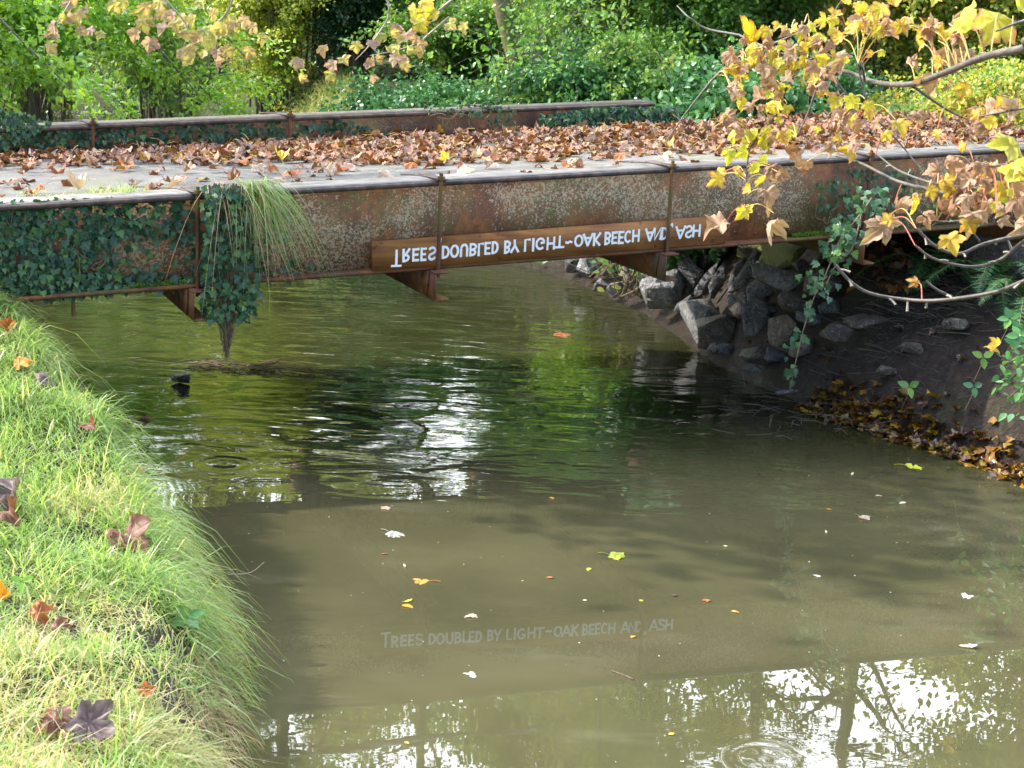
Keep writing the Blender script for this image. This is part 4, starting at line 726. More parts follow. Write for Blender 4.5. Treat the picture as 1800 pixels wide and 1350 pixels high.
HL = [(1322, 68, 42, 's'), (1318, 87, 26, 'y'), (1352, 62, 28, 'b'), (1379, 56, 22, 'b'), (1418, 46, 26, 'b'), (1281, 96, 34, 'b'), (1300, 118, 34, 'b'), (1285, 122, 26, 's'), (1313, 106, 26, 'y'), (1336, 96, 24, 'y'), (1365, 108, 24, 'y'), (1360, 85, 26, 'b'), (1376, 78, 22, 'y'), (1395, 92, 24, 'b'), (1412, 82, 26, 'o'), (1428, 76, 24, 'y'), (1440, 65, 30, 'y'), (1330, 105, 20, 'y'), (1311, 135, 18, 'y'), (1300, 137, 18, 'y'), (1432, 112, 38, 'b'), (1420, 122, 26, 'o'), (1452, 108, 26, 'y'), (1457, 128, 34, 'o'), (1475, 112, 30, 'b'), (1388, 133, 22, 'y'), (1412, 135, 20, 'y'), (1400, 115, 20, 'y'),
 (1355, 146, 34, 'b'), (1352, 165, 20, 'y'), (1370, 160, 20, 'g'), (1428, 155, 26, 'b'), (1290, 160, 26, 'b'), (1300, 152, 16, 'y'), (1345, 180, 34, 'b'), (1365, 188, 30, 'o'), (1380, 195, 18, 'y'), (1368, 212, 16, 'g'), (1465, 170, 34, 'b'), (1500, 175, 32, 'y'), (1475, 205, 38, 'b'), (1495, 212, 30, 'o'), (1443, 35, 30, 'y'), (1470, 60, 30, 'y'), (1496, 50, 32, 'o'), (1520, 20, 40, 'y'), (1510, 35, 36, 'b'), (1545, 18, 40, 'y'), (1560, 40, 34, 'b'), (1570, 10, 30, 'o'), (1590, 48, 30, 'b'), (1545, 55, 30, 'y'), (1570, 60, 28, 'b'), (1530, 95, 18, 'y'), (1553, 90, 16, 'g'),
 (1284, 205, 34, 'b'), (1275, 212, 20, 'o'), (1294, 225, 26, 'o'), (1290, 240, 28, 'y'), (1276, 268, 34, 'y'), (1308, 268, 26, 'g'), (1325, 235, 26, 'y'), (1345, 235, 24, 'y'), (1305, 250, 22, 'y'), (1360, 240, 28, 'b'), (1370, 235, 20, 'o'), (1392, 232, 30, 'y'), (1388, 250, 30, 'o'), (1340, 255, 18, 'g'), (1375, 250, 24, 'b'),
 (1339, 286, 22, 'g'), (1330, 298, 24, 'g'), (1340, 320, 30, 'y'), (1316, 332, 24, 'y'), (1300, 372, 32, 'y'), (1314, 368, 20, 'y'), (1257, 315, 36, 'o'), (1268, 305, 24, 'o'), (1282, 300, 20, 'y'), (1298, 306, 20, 'y'), (1360, 302, 34, 'b'), (1375, 308, 28, 'b'), (1345, 348, 40, 'b'), (1370, 390, 52, 'b'), (1262, 404, 50, 'b'), (1355, 315, 22, 'b'), (1385, 280, 36, 'b'), (1378, 268, 30, 's'), (1415, 290, 34, 'b'),
 (1502, 265, 42, 'o'), (1500, 255, 30, 'b'), (1468, 255, 30, 'b'), (1472, 243, 22, 'o'), (1582, 222, 40, 'o'), (1556, 232, 24, 'o'), (1545, 218, 26, 'b'), (1615, 205, 30, 'b'), (1648, 235, 22, 'o'), (1635, 48, 34, 'y'), (1625, 65, 34, 'y'), (1612, 58, 24, 'o'), (1665, 65, 30, 'b'), (1640, 110, 36, 'b'), (1660, 108, 30, 'o'), (1678, 100, 36, 'b'), (1700, 102, 30, 'b'), (1650, 145, 44, 'b'), (1665, 150, 24, 'b'), (1695, 158, 30, 'o'), (1602, 115, 26, 'b'),
 (1712, 215, 40, 'b'), (1735, 200, 40, 'b'), (1760, 195, 44, 'b'), (1778, 190, 40, 'b'), (1740, 215, 30, 'o'), (1725, 222, 36, 'b'), (1708, 45, 60, 'g'), (1740, 58, 76, 'y'), (1795, 45, 84, 'y'), (1762, 275, 66, 'g'), (1788, 320, 70, 'y'), (1800, 305, 56, 'y'), (1762, 335, 40, 'o'), (1775, 350, 54, 'b'),
 (1668, 288, 34, 'b'), (1680, 295, 34, 'b'), (1664, 320, 34, 'o'), (1668, 332, 28, 'b'), (1705, 300, 34, 'b'), (1720, 296, 30, 'b'), (1622, 350, 40, 'o'), (1607, 345, 22, 'b'), (1568, 368, 34, 'b'), (1552, 385, 40, 'b'), (1545, 400, 54, 'b'), (1562, 388, 28, 'o'), (1630, 385, 36, 'b'), (1660, 370, 46, 'b'), (1672, 378, 40, 'b'), (1700, 350, 36, 'b'), (1720, 345, 34, 'b'), (1712, 380, 50, 'b'), (1705, 392, 40, 'o'), (1672, 424, 48, 'o'), (1738, 320, 44, 'b'), (1745, 300, 36, 'b'), (1740, 345, 36, 'b'), (1735, 330, 30, 'o'), (1790, 370, 46, 'b'), (1798, 395, 44, 'b'), (1610, 500, 26, 's'), (1735, 360, 30, 'b'), (1760, 372, 30, 'b')]
for q in HL: hleaf(*q)
for a, b, s1, s2, n_, cs_ in ((1360, 100, 60, 25, 40, 'bbbsoby'), (1440, 120, 45, 28, 32, 'bbbobyb'), (1340, 170, 35, 28, 20, 'byb'), (1330, 240, 45, 16, 26, 'ybog'), (1480, 190, 30, 26, 18, 'byo'), (1520, 35, 60, 26, 34, 'byo'), (1630, 55, 55, 30, 20, 'byo'), (1700, 330, 60, 26, 26, 'bbo'), (1770, 330, 40, 40, 18, 'byg'), (1420, 60, 70, 20, 26, 'byo'), (1740, 205, 30, 12, 10, 'bo')):
    for _ in range(int(n_*.6)): hleaf(a+rs.normal(0, s1*.6), b+rs.normal(0, s2*.7), rs.uniform(15, 28)*(1.2 if a > 1600 else 1), rs.choice(list(cs_)))
for q in ((1742, 618, 30, 'o', 9.0), (1758, 606, 24, 'o', 9.0)): hleaf(*q)
tag(pet.build('red_petioles', G['petiole'], sy), kind='stuff'); tag(ypet.build('yellow_petioles', G['ypetiole'], sy), kind='stuff')
LV['syc'].build('foliage', G['syc'], sy); LV['yellow'].build('yellow_foliage', G['yellow'], sy); LV['tan'].build('withered_foliage', G['tan'], sy)

# sycamore sprays hanging in front of the left background
s2 = thing('sycamore_tree', 'sycamore on the left bank with pinkish and yellow sprays hanging across the background', 'tree', (-7.5, 12.5, .9))
mb = MB(); limb(mb, [(-7.5, 12.5, .5), (-7.4, 12.6, 2.), (-7.2, 12.7, 3.6), (-7.3, 12.8, 6.)], .2, .12, 6, 12); mb.build('trunk', G['bark'], s2)
mb = MB(); fl = MB(); fl2 = MB()
limb(mb, [(-7.2, 12.7, 3.2), (-5., 12.9, 3.75), (-2.5, 13.2, 3.6), (-.6, 13.4, 3.35), (.4, 13.5, 3.25)], .06, .02, 8)
for pts in ([(640, -40, 13.3), (680, 0, 13.3), (682, 30, 13.3), (668, 55, 13.3), (645, 85, 13.2), (625, 105, 13.2)], [(790, 30, 13.4), (760, 55, 13.4), (735, 75, 13.4), (700, 88, 13.3), (650, 98, 13.3)], [(820, -20, 13.5), (770, 20, 13.4), (765, 35, 13.4), (750, 40, 13.4)], [(250, -40, 13), (300, 10, 13), (330, 50, 13), (320, 90, 13)], [(420, -40, 13), (400, 20, 13), (370, 50, 13), (340, 80, 13)], [(150, -40, 13), (120, 10, 13), (95, 50, 13)]): limb(mb, pl(pts), .011, .003, 6, 5)
mb.build('limbs', G['palewood'], s2)
def cluster(dst, a, b, sa, sb_, n_, w0, w1, Y_, lo=0., hi=1.):
    for _ in range(int(n_*.55)):
        P_ = at_Y(a+rs.normal(0, sa*1.35), b+rs.normal(0, sb_), Y_+rs.normal(0, .25)); w = .84*rs.uniform(w0, w1)*Y_/FPX; d = np.array([rs.normal(0, .5), rs.normal(0, .4), -.8]); leaves(dst, SYCH, P_[None], np.array([[rs.normal(0, .5), -.8, rs.uniform(0, .8)]]), d[None], np.array([w]), rs.uniform(lo, hi), .5, .5, rs, .03)
for q in ((300, 15, 22, 18, 16, 24, 36, 13), (330, 60, 18, 22, 20, 24, 36, 13), (390, 30, 24, 18, 22, 24, 36, 13), (380, 75, 22, 16, 12, 22, 32, 13), (200, 10, 30, 12, 12, 24, 34, 13), (110, 40, 14, 22, 16, 22, 32, 13), (150, 40, 20, 12, 8, 22, 30, 13), (270, 75, 6, 6, 3, 30, 36, 13), (335, 105, 14, 6, 5, 20, 28, 13)): cluster(fl, *q)
for q in ((720, 15, 16, 12, 8, 30, 40, 13.3, 0, .4), (735, 30, 8, 6, 4, 34, 40, 13.3, 0, .4)): cluster(fl2, *q)
for q in ((690, 50, 14, 8, 8, 22, 30, 13.3), (725, 65, 14, 12, 12, 22, 32, 13.3), (790, 45, 12, 6, 4, 24, 32, 13.4), (640, 95, 22, 16, 12, 20, 30, 13.2), (695, 88, 14, 8, 10, 18, 28, 13.2), (620, 120, 20, 10, 12, 16, 28, 13.2), (705, 110, 6, 6, 3, 22, 30, 13.2), (530, 85, 6, 10, 3, 24, 30, 13.2)): cluster(fl, *q)
fl.build('foliage', leaf_mat('pale_sycamore_leaf', [(.34, .38, .10), (.48, .44, .13), (.50, .36, .15), (.40, .26, .19), (.40, .29, .25)], .5, .5, (.40, .20, .12)), s2); fl2.build('yellow_foliage', G['yellow'], s2)

mb = MB(); N = 1500; A_ = np.array([(-6.6, 10.4, 6.), (-5.6, 10.0, 5.6), (-7.4, 10.9, 6.6), (-6.2, 9.6, 6.4), (-4.9, 10.5, 5.2)]); j = rs.randint(5, size=N); leaves(mb, SYC, A_[j]+rs.normal(0, 1, (N, 3))*np.array([.55, .5, .35]), rvec(rs, N, .8), rvec(rs, N)-UP*.4, rs.uniform(.09, .15, N), rs.rand(N), .3, .3, rs, .03)  # unseen leaf clumps added so their shadow dapples the bridge's shadow edge
mb.build('crown', G['syc'], s2); mb = MB()
for q in A_: limb(mb, [(-7.3, 12.6, 4.6), ((-7.3+q[0])/2, 11.6, 5.6), tuple(q)], .04, .008, 6, 5)
mb.build('shade_clump_limbs', G['bark'], s2)  # limbs added out of view to carry the shading clumps
# ------------------------------------------------------------------ shrubs and trees
def shrub(name, label, cat, base, height, spread, nst, nlv, matl, T=DIA, size=(.05, .08), seed=0, lean=(0, 0), sprays=7, splen=.6, group=None, wood='bark', r0=.03, box=None, up=.5, droop=.35, clear=0., smooth=False):
    """multi-stemmed bush: arching stems, side sprays, leaves set along the sprays"""
    rs = np.random.RandomState(seed); base = np.array(base, float); root = thing(name, label, cat, tuple(base), group); wd = MB(); A = []; D = []
    for _ in range(nst):
        a = rs.uniform(0, 2*PI); k = rs.uniform(.25, 1); h = height*rs.uniform(.6, 1.05); out = np.array([math.cos(a), math.sin(a), 0])*spread*k+np.array([lean[0], lean[1], 0])*rs.uniform(.6, 1.2)
        P = base+rs.normal(0, .12, 3)*np.array([1, 1, 0])*spread; pts = [P, P+out*.15+UP*h*.4, P+out*.5+UP*h*.78, P+out+UP*h*(.98-droop*k)]; L_ = bez(pts, 6); v_, f_ = tube_vf(L_, np.linspace(r0, r0*.2, len(L_)), 5); wd.add(v_, f_)
        for _ in range(sprays):
            j = rs.randint(int(len(L_)*max(.2, clear)), len(L_)); o = rvec(rs, 1)[0]; o = o*np.array([1, 1, .5])+out/(np.linalg.norm(out)+.1)*.35; o /= np.linalg.norm(o); l_ = splen*rs.uniform(.5, 1.3)
            q = bez([L_[j], L_[j]+o*l_*.5+UP*.06*l_, L_[j]+o*l_-UP*.18*l_], 5); v_, f_ = tube_vf(q, np.linspace(r0*.22, r0*.08, len(q)), 3); wd.add(v_, f_); A.append(q); D.append(np.broadcast_to(o, q.shape))
    nlv = int(nlv*3.2); A = np.vstack(A); D = np.vstack(D); j = rs.randint(len(A), size=nlv); pos = A[j]+rs.normal(0, .06, (nlv, 3)); 
    if box is not None: pass
    g_ = ground(pos[:, 0], pos[:, 1]); k = pos[:, 2] > g_+.03; pos = pos[k]; j = j[k]; n_ = len(pos)
    cl = (fnoise(pos[:, 0]*1.3, pos[:, 2]*1.5+pos[:, 1], 2.)+1.2)/2.4; mb = MB(); leaves(mb, T, pos, rvec(rs, n_, up*1.2)+np.array([0, -.25, 0]), D[j]*.7+rvec(rs, n_)*.7-UP*.25, rs.uniform(size[0], size[1], n_), np.clip(cl*.7+rs.uniform(-.25, .45, n_), 0, 1), .15, .2, rs)
    wd.build('stems', G[wood], root); mb.build('foliage', G[matl], root); return root
def bse(px, Y, dz=-.05): x_ = at_Y(px, 150, Y)[0]; return (x_, Y, float(ground(x_, Y))+dz)
def ats(px, py, Y): return tuple(at_Y(px, py, Y))
# left hazel: trunk on the left bank, sprays bend over the river
shrub('hazel_bush', 'bright sunlit green hazel bush overhanging the river at the far left', 'bush', (-7.6, 17.5, .6), 3.9, 2.4, 26, 9500, 'hazel', DIA, (.06, .10), 1, (1.0, -.8), 12, .9, r0=.035, droop=.62, clear=.45)
shrub('hazel_bush', 'green hazel bush with pale shining leaves right of the far-left bush', 'bush', (-6.1, 20.5, .3), 3.9, 2.2, 26, 9500, 'hazel', DIA, (.06, .095), 2, (.9, -.9), 12, .8, r0=.03, droop=.62, clear=.45)
shrub('hazel_bush', 'small green bush low over the water left of the grass mound', 'bush', (-5.4, 25.5, .6), 2.8, 1.3, 18, 6000, 'green', DIA, (.04, .07), 3, (-.5, -.6), 10, .6, r0=.02, droop=.55, clear=.3)
shrub('hawthorn_bush', 'pale yellow-green small-leaved bush behind the grass mound', 'bush', bse(470, 24.5), 4.2, 1.35, 34, 15000, 'lime', DIA, (.045, .07), 4, (0, -.3), 12, .55, r0=.02, droop=.4, clear=.25)
shrub('hawthorn_bush', 'yellow-green bush hanging above the dark holly', 'bush', bse(560, 25), 4.4, 1.1, 26, 9000, 'lime', DIA, (.045, .07), 5, (0, -.5), 12, .6, r0=.02, droop=.35, clear=.6)
shrub('holly_bush', 'dark green holly bush left of the bluish brambles', 'bush', bse(630, 24), 3.0, 1.1, 26, 11000, 'holly', DIA, (.05, .075), 6, (0, 0), 12, .5, r0=.03)
shrub('bramble_bush', 'glossy bluish-green bramble mound behind the middle of the far girder', 'bush', bse(790, 19.6), 1.1, 1.3, 44, 8000, 'bramble', OVAL, (.045, .075), 7, (0, 0), 8, .4, r0=.012, droop=.7)
shrub('bramble_bush', 'low leafy bramble beside the grass mound', 'bush', bse(655, 19.2), .75, .8, 30, 4500, 'bramble', OVAL, (.04, .065), 8, (0, 0), 7, .35, r0=.01, droop=.7)
shrub('elder_bush', 'green bush left of the mossy leaning trunk', 'bush', bse(800, 23.5), 1.5, 1.3, 24, 7500, 'green', DIA, (.055, .085), 9, (0, 0), 10, .6, r0=.02)
shrub('blackthorn_thicket', 'bare-stemmed dim thicket right of the mossy leaning trunk', 'bush', bse(1010, 21), 2.9, 1.2, 26, 6500, 'green', DIA, (.04, .065), 10, (0, 0), 9, .6, r0=.009, wood='twig')
shrub('blackthorn_thicket', 'second thin-stemmed thicket behind the slim mossy tree', 'bush', bse(1110, 23), 3.4, 1.4, 22, 7500, 'canopyd', DIA, (.045, .07), 11, (0, 0), 12, .6, r0=.014, wood='twig')
shrub('bramble_bush', 'low sunlit bramble at the foot of the thin-stemmed thicket', 'bush', bse(1010, 19.0), .95, .9, 30, 3600, 'bramble', OVAL, (.05, .08), 45, (0, 0), 7, .35, r0=.01, droop=.6)
shrub('bramble_bush', 'low pale bramble at the foot of the slim mossy tree', 'bush', bse(1130, 19.2), 1.0, .9, 30, 3600, 'green', OVAL, (.045, .075), 46, (0, 0), 7, .35, r0=.01, droop=.6)
shrub('elder_bush', 'loose light green bush half hiding the leaning mossy trunk', 'bush', bse(925, 18.8), 2.4, .9, 14, 380, 'green', OVAL, (.05, .08), 47, (0, 0), 9, .5, r0=.008, wood='twig')
shrub('elder_bush', 'full mid-green bush above the ivy end of the far girder', 'bush', bse(1215, 20.5), 3.3, 1.35, 34, 13000, 'green', OVAL, (.05, .08), 12, (0, 0), 12, .5, r0=.02, wood='twig')
shrub('elder_bush', 'green bush right of the centre behind the yellow sycamore spray', 'bush', bse(1370, 21.5), 3.4, 1.3, 32, 11000, 'green', OVAL, (.05, .08), 13, (0, 0), 12, .5, r0=.02, wood='twig')
shrub('bramble_bush', 'bright round-leaved bramble at the right end of the far girder', 'bush', bse(1235, 15.5, 0), 1.75, .8, 40, 4600, 'bramble', OVAL, (.06, .10), 14, (0, 0), 7, .35, r0=.01, droop=.6)
shrub('bramble_bush', 'pale young bramble leaves left of the round-leaved one', 'bush', bse(1085, 17.0, .1), .95, .75, 26, 2200, 'hazel', OVAL, (.05, .085), 15, (0, 0), 7, .35, r0=.01, droop=.6)
shrub('bramble_bush', 'round-leaved bramble under the yellow spray beside the deck', 'bush', bse(1330, 15.6, 0), 1.45, .75, 34, 3600, 'bramble', OVAL, (.06, .095), 44, (0, 0), 7, .35, r0=.01, droop=.5)
shrub('bramble_bush', 'shaded bramble at the roadside behind the yellow spray', 'bush', bse(1400, 17.3), .85, .9, 30, 3200, 'bramble', OVAL, (.05, .08), 16, (0, 0), 7, .35, r0=.01, droop=.6)
shrub('field_maple_bush', 'yellowing maple bush in the right background', 'bush', bse(1560, 20.5), 3.2, 1.4, 34, 9000, 'mix', OVAL, (.045, .075), 17, (0, 0), 12, .55, r0=.018, wood='twig')
shrub('field_maple_bush', 'mixed yellow and green bush at the far right', 'bush', bse(1740, 19.8), 3.0, 1.4, 34, 9500, 'mix', OVAL, (.04, .07), 18, (0, 0), 12, .55, r0=.018, wood='twig')
shrub('bramble_bush', 'olive bramble tangle beyond the right end of the flange', 'bush', bse(1700, 16.6), .9, 1.0, 30, 3600, 'mix', OVAL, (.035, .06), 19, (0, 0), 8, .4, r0=.01, droop=.6)
shrub('bramble_bush', 'leafy bramble at the right edge of the frame below the girder', 'bush', (3.55, 10.55, float(ground(3.55, 10.55))), .8, .45, 16, 260, 'bramble', OVAL, (.045, .075), 20, (-.1, -.2), 6, .3, r0=.008, droop=.6)
for k, (px_, Y_, h_, sp_, mt, n_) in enumerate(((250, 31, 5.5, 2.4, 'green', 8000), (60, 33, 6, 2.6, 'canopyd', 8000), (420, 29, 5.5, 2., 'lime', 8000), (700, 28.5, 1.9, 2., 'canopyd', 8000), (960, 27.5, 4.4, 1.3, 'lime', 8000), (1080, 28, 5, 2., 'lime', 8000), (1280, 27, 5, 2., 'mix', 8000), (1470, 26.5, 5, 2., 'mix', 8000), (1650, 26, 5, 2., 'canopyd', 8000), (1830, 25, 5, 2., 'mix', 8000), (1950, 22, 4, 1.8, 'green', 6000))):
    lab = ['pale bush seen through the gap above the dark water', 'tall dark bush at the back of the far left', 'yellowish bush behind the pale small-leaved bush', 'dark bush at the back left of the leaning trunk', 'green bush at the back behind the leaning trunk', 'yellowish bush at the back between thicket and slim mossy tree', 'green bush at the back above the far girder end', 'autumn bush at the back behind the yellow spray', 'dark bush at the back right', 'autumn bush at the back of the right edge', 'green bush beyond the right edge of the road'][k]
    shrub('background_bush', lab, 'bush', bse(px_, Y_), h_, sp_, 26, n_, mt, DIA, (.07, .11), 30+k, (0, 0), 11, .8, r0=.03, droop=.3)
# leaning ivy-clad trunk and slim mossy trunk
def tree(name, label, base, h, seed, matl, nl=9000, lean=(0, 0), r0=.16, spread=3., clear=.3, size=(.07, .11), nlimb=15, wood='bark', zmin=None, group=None, dens=1., T=DIA):
    rs = np.random.RandomState(seed); base = np.array(base, float); root = thing(name, label, 'tree', tuple(base), group); tk = MB(); lb = MB(); A = []
    P = [base+np.array([(lean[0]*s*s if abs(lean[0]) < .06 else lean[0]*min(s, .35)*2)*h+rs.normal(0, .12)*s, lean[1]*s*s*h+rs.normal(0, .12)*s, h*s-.1]) for s in np.linspace(0, 1, 6)]; L_ = bez(P, 6); v_, f_ = tube_vf(L_, np.linspace(r0, r0*.18, len(L_))*(1+.25*np.exp(-np.arange(len(L_))/1.5)), 11); tk.add(v_, f_)
    for i_ in range(nlimb):
        s = clear+(1-clear)*(i_+rs.rand())/nlimb; j = min(len(L_)-1, int(s*(len(L_)-1))); a = i_*2.4+rs.uniform(-.5, .5); ln = spread*(1.05-.6*s)*rs.uniform(.65, 1.15); o = np.array([math.cos(a), math.sin(a), rs.uniform(.1, .8)])
        q = bez([L_[j], L_[j]+o*ln*.35, L_[j]+o*ln*.72+UP*ln*.1, L_[j]+o*ln+UP*ln*.05], 6); v_, f_ = tube_vf(q, np.linspace(r0*(.42-.25*s), r0*.05, len(q)), 6); lb.add(v_, f_)
        for _ in range(7):
            k = rs.randint(5, len(q)); o2 = rvec(rs, 1)[0]*.8+o*.5; o2 /= np.linalg.norm(o2); l2 = ln*rs.uniform(.22, .5); q2 = bez([q[k], q[k]+o2*l2*.5+UP*.05*l2, q[k]+o2*l2-UP*.08*l2], 4); v_, f_ = tube_vf(q2, np.linspace(r0*.07, r0*.025, len(q2)), 4); lb.add(v_, f_)
            for _ in range(4):
                k2 = rs.randint(3, len(q2)); o3 = rvec(rs, 1)[0]; l3 = l2*rs.uniform(.3, .6); q3 = np.array([q2[k2], q2[k2]+o3*l3*.5, q2[k2]+o3*l3-UP*.1*l3]); v_, f_ = tube_vf(q3, r0*.018, 3); lb.add(v_, f_); A.append(np.linspace(q3[0], q3[2], 5))
    nl = int(nl*dens); A = np.vstack(A); j = rs.randint(len(A), size=nl); pos = A[j]+rs.normal(0, .16, (nl, 3)); mb = MB(); cl = (fnoise(pos[:, 0], pos[:, 2]+pos[:, 1], 1.)+1.2)/2.4
    leaves(mb, T, pos, rvec(rs, nl, .6), rvec(rs, nl)-UP*.5, rs.uniform(size[0], size[1], nl), np.clip(cl*.7+rs.uniform(-.25, .4, nl), 0, 1), .15, .2, rs)
    tk.build('trunk', G[wood], root); lb.build('limbs', G[wood], root); mb.build('crown', G[matl], root); return root
b_ = bse(940, 19.8); tree('ivy_clad_tree', 'leaning grey-brown trunk patched with moss behind the far girder', b_, 8., 70, 'green', 5000, (-.15, .0), .115, 2.2, .5, wood='mossbark', T=DIA)
b_ = bse(1100, 21.8); tree('mossy_tree', 'slim bright mossy trunk in the thicket right of centre', b_, 6.5, 71, 'canopyd', 4000, (.03, 0), .085, 1.8, .5, wood='mossbark')
b_ = bse(1195, 24); tree('mossy_tree', 'second slim trunk behind the full green bush', b_, 8., 72, 'canopyd', 4000, (.01, 0), .09, 2., .5)
# tall trees behind: seen mostly as reflections in the river
TT = [(-320, 34, 14, 3.6, 'canopy', 9000, 'tall tree at the far left of the wooded back bank'), (-60, 38, 16, 3.8, 'canopyd', 9000, 'tall dark tree behind the left bend of the river'), (190, 41, 17.5, 4., 'canopy', 11000, 'tall yellow-green tree beyond the river bend'), (380, 37, 21, 3.6, 'canopy', 13000, 'tall tree behind the pale small-leaved bush'), (520, 34, 22, 3.9, 'canopy', 12000, 'tall tree behind the holly'), (1030, 33, 18, 2.6, 'canopy', 12000, 'tall tree in line with the leaning mossy trunk'), (1110, 36, 17, 3.4, 'canopy', 12000, 'tall yellow-green tree right of the leaning mossy trunk'), (1230, 33, 15, 3.4, 'canopy', 11000, 'tall tree behind the full mid-green bush'), (1420, 31, 12.5, 3.2, 'canopyd', 6500, 'thin-crowned tree behind the yellow spray, its trunk mirrored in the water'), (1600, 30, 13.5, 3.2, 'mix', 5000, 'open-crowned autumn tree at the right back'), (1930, 29, 13.5, 3.4, 'canopyd', 9000, 'tall dark tree at the far right back'), (2050, 27, 13, 3.6, 'canopy', 9000, 'tall tree beyond the right edge of the road'), (775, 37, 23, 4.6, 'canopy', 9000, 'tall bare-stemmed tree whose high crown is mirrored below the lettering')]
for k, (px_, Y_, h_, sp_, mt, n_, lab) in enumerate(TT): tree('woodland_tree', lab, bse(px_, Y_), h_, 80+k, mt, n_, (rsN.uniform(-.01, .01), 0), .24, sp_, .16, (.11, .18), 26, dens=((4.2 if k in (1, 2, 3, 4) else 2.6) if k not in (8, 9) else .8 if k == 8 else .5) if k != 12 else .8) if k != 12 else tree('woodland_tree', lab, bse(px_, Y_), h_, 80+k, mt, n_, (0, 0), .16, sp_, .22, (.10, .16), 24, dens=2.4)
# distant wood closing the view
rs = np.random.RandomState(99); mb = MB(); N = 60000; ax = rs.uniform(-.55, .55, N); Yd = rs.uniform(44, 60, N); x_ = ax*Yd; hmax = 8.0+2.2*fnoise(ax*40, Yd*.1, .35)-7.0*np.exp(-((ax+.045)/.035)**2); z_ = ground(x_, Yd)+rs.uniform(0, 1, N)**.8*hmax
leaves(mb, DIA, np.column_stack([x_, Yd, z_]), rvec(rs, N, .6), rvec(rs, N), rs.uniform(.25, .42, N), np.clip((fnoise(x_, z_, .8)+1.2)/2.4+rs.uniform(-.2, .3, N), 0, 1), .2, .2, rs)
tag(mb.build('far_wood', G['canopyd'], loc=(0, 0, 0)), 'far green wood closing the view behind the river', 'wood', kind='stuff')
# grass mound and undergrowth on the far bank
def veg(name, label, cat, region, N, fn):
    """ground-cover: sample photo pixels, drop them on the terrain"""
    return
mb = MB(); N = 30000; q = np.column_stack([rs.uniform(-5.2, -1.2, N), rs.uniform(18.5, 24, N)]); k = (~inside(q, POLY)); q = q[k]; P = np.column_stack([q, ground(q[:, 0], q[:, 1])]); U, V, iv = inview(P, 30); k = (U > 375) & (U < 620+20*fnoise(P[:, 0], P[:, 1], 3)); P = P[k]; N = len(P); blades(mb, P, rvec(rs, N, 1.3), rs.uniform(.22, .5, N), rs.uniform(.008, .014, N), rs.beta(2, 1.2, N), rs.uniform(.3, 1.2, N), rs, 3)
tag(mb.build('mound_grass', G['grass']), 'sunlit yellowish grass mound beyond the far girder', 'grass', kind='stuff')
mb = MB(); N = 30000; q = np.column_stack([rs.uniform(2.5, 7.5, N), rs.uniform(14.8, 20, N)]); P = np.column_stack([q, ground(q[:, 0], q[:, 1])]); U, V, iv = inview(P, 60); P = P[iv & (fnoise(P[:, 0], P[:, 1], 1.5) > -.5)]; N = len(P); blades(mb, P, rvec(rs, N, 1.4), rs.uniform(.15, .45, N), rs.uniform(.006, .012, N), rs.rand(N)*.8, rs.uniform(.2, 1.1, N), rs, 3)
tag(mb.build('verge_grass', G['grass']), 'long green grass on the verge beyond the right end of the bridge', 'grass', kind='stuff')
mb = MB(); N = 26000; q = np.column_stack([rs.uniform(-9, 9, N), rs.uniform(16, 32, N)]); k = (~inside(q, POLY)); q = q[k]; k = rs.rand(len(q)) < np.clip(.5+.5*fnoise(q[:, 0], q[:, 1], 1.2), .15, 1); q = q[k]; N = len(q); z_ = ground(q[:, 0], q[:, 1])+rs.uniform(0, .3, N); leaves(mb, OVAL, np.column_stack([q, z_]), rvec(rs, N, 1.2), rvec(rs, N), rs.uniform(.05, .10, N), rs.rand(N), .1, .2, rs)
tag(mb.build('undergrowth', G['bramble']), 'low ivy and bramble ground cover on the far bank', 'undergrowth', kind='stuff')
# roadside litter at the far right end of the bridge
mb = MB(); N = 1500; q = np.column_stack([rs.uniform(2.6, 6.5, N), rs.uniform(12.6, 16.5, N)]); z_ = ground(q[:, 0], q[:, 1]); leaves(mb, SYC, np.column_stack([q, z_+.03]), rvec(rs, N)*.5+UP, rvec(rs, N), rs.uniform(.07, .12, N), rs.rand(N), .8, .6, rs, .04)
tag(mb.build('roadside_litter', G['litter']), 'brown leaves heaped beside the road at the right end of the bridge', 'leaf litter', kind='stuff')
# ferns on the right bank
def fern(P0, dirs, lab, L_=.6, seed=0):
    rs = np.random.RandomState(seed); root = thing('fern', lab, 'fern', tuple(P0)); mb = MB(); wd = MB()
    for d in dirs:
        d = np.array(d, float); d /= np.linalg.norm(d); pts = bez([P0, P0+d*L_*.45+UP*.06, P0+d*L_*.85-UP*.10, P0+d*L_*1.1-UP*.26], 9); v_, f_ = tube_vf(pts, np.linspace(.004, .0015, len(pts)), 4); wd.add(v_, f_); n_ = len(pts); tg = np.gradient(pts, axis=0); tg /= np.linalg.norm(tg, axis=1, keepdims=True); sd_ = np.cross(tg, UP); sd_ /= np.linalg.norm(sd_, axis=1, keepdims=True)
        nr = np.cross(sd_, tg)
        for j in range(3, n_):
            s = j/n_; l_ = L_*.20*(1-s)**.6*min(1, .45+s*2.5)+.010
            for sg in (-1, 1):
                pd_ = sd_[j]*sg+tg[j]*.45; pd_ /= np.linalg.norm(pd_); leaves(mb, PIN, pts[j][None], (nr[j]+rs.normal(0, .12, 3))[None], (pd_-UP*.15)[None], np.array([l_*1.1]), rs.rand(), .25, .12, rs)
    wd.build('stalks', G['stem'], root); mb.build('fronds', G['fern'], root)
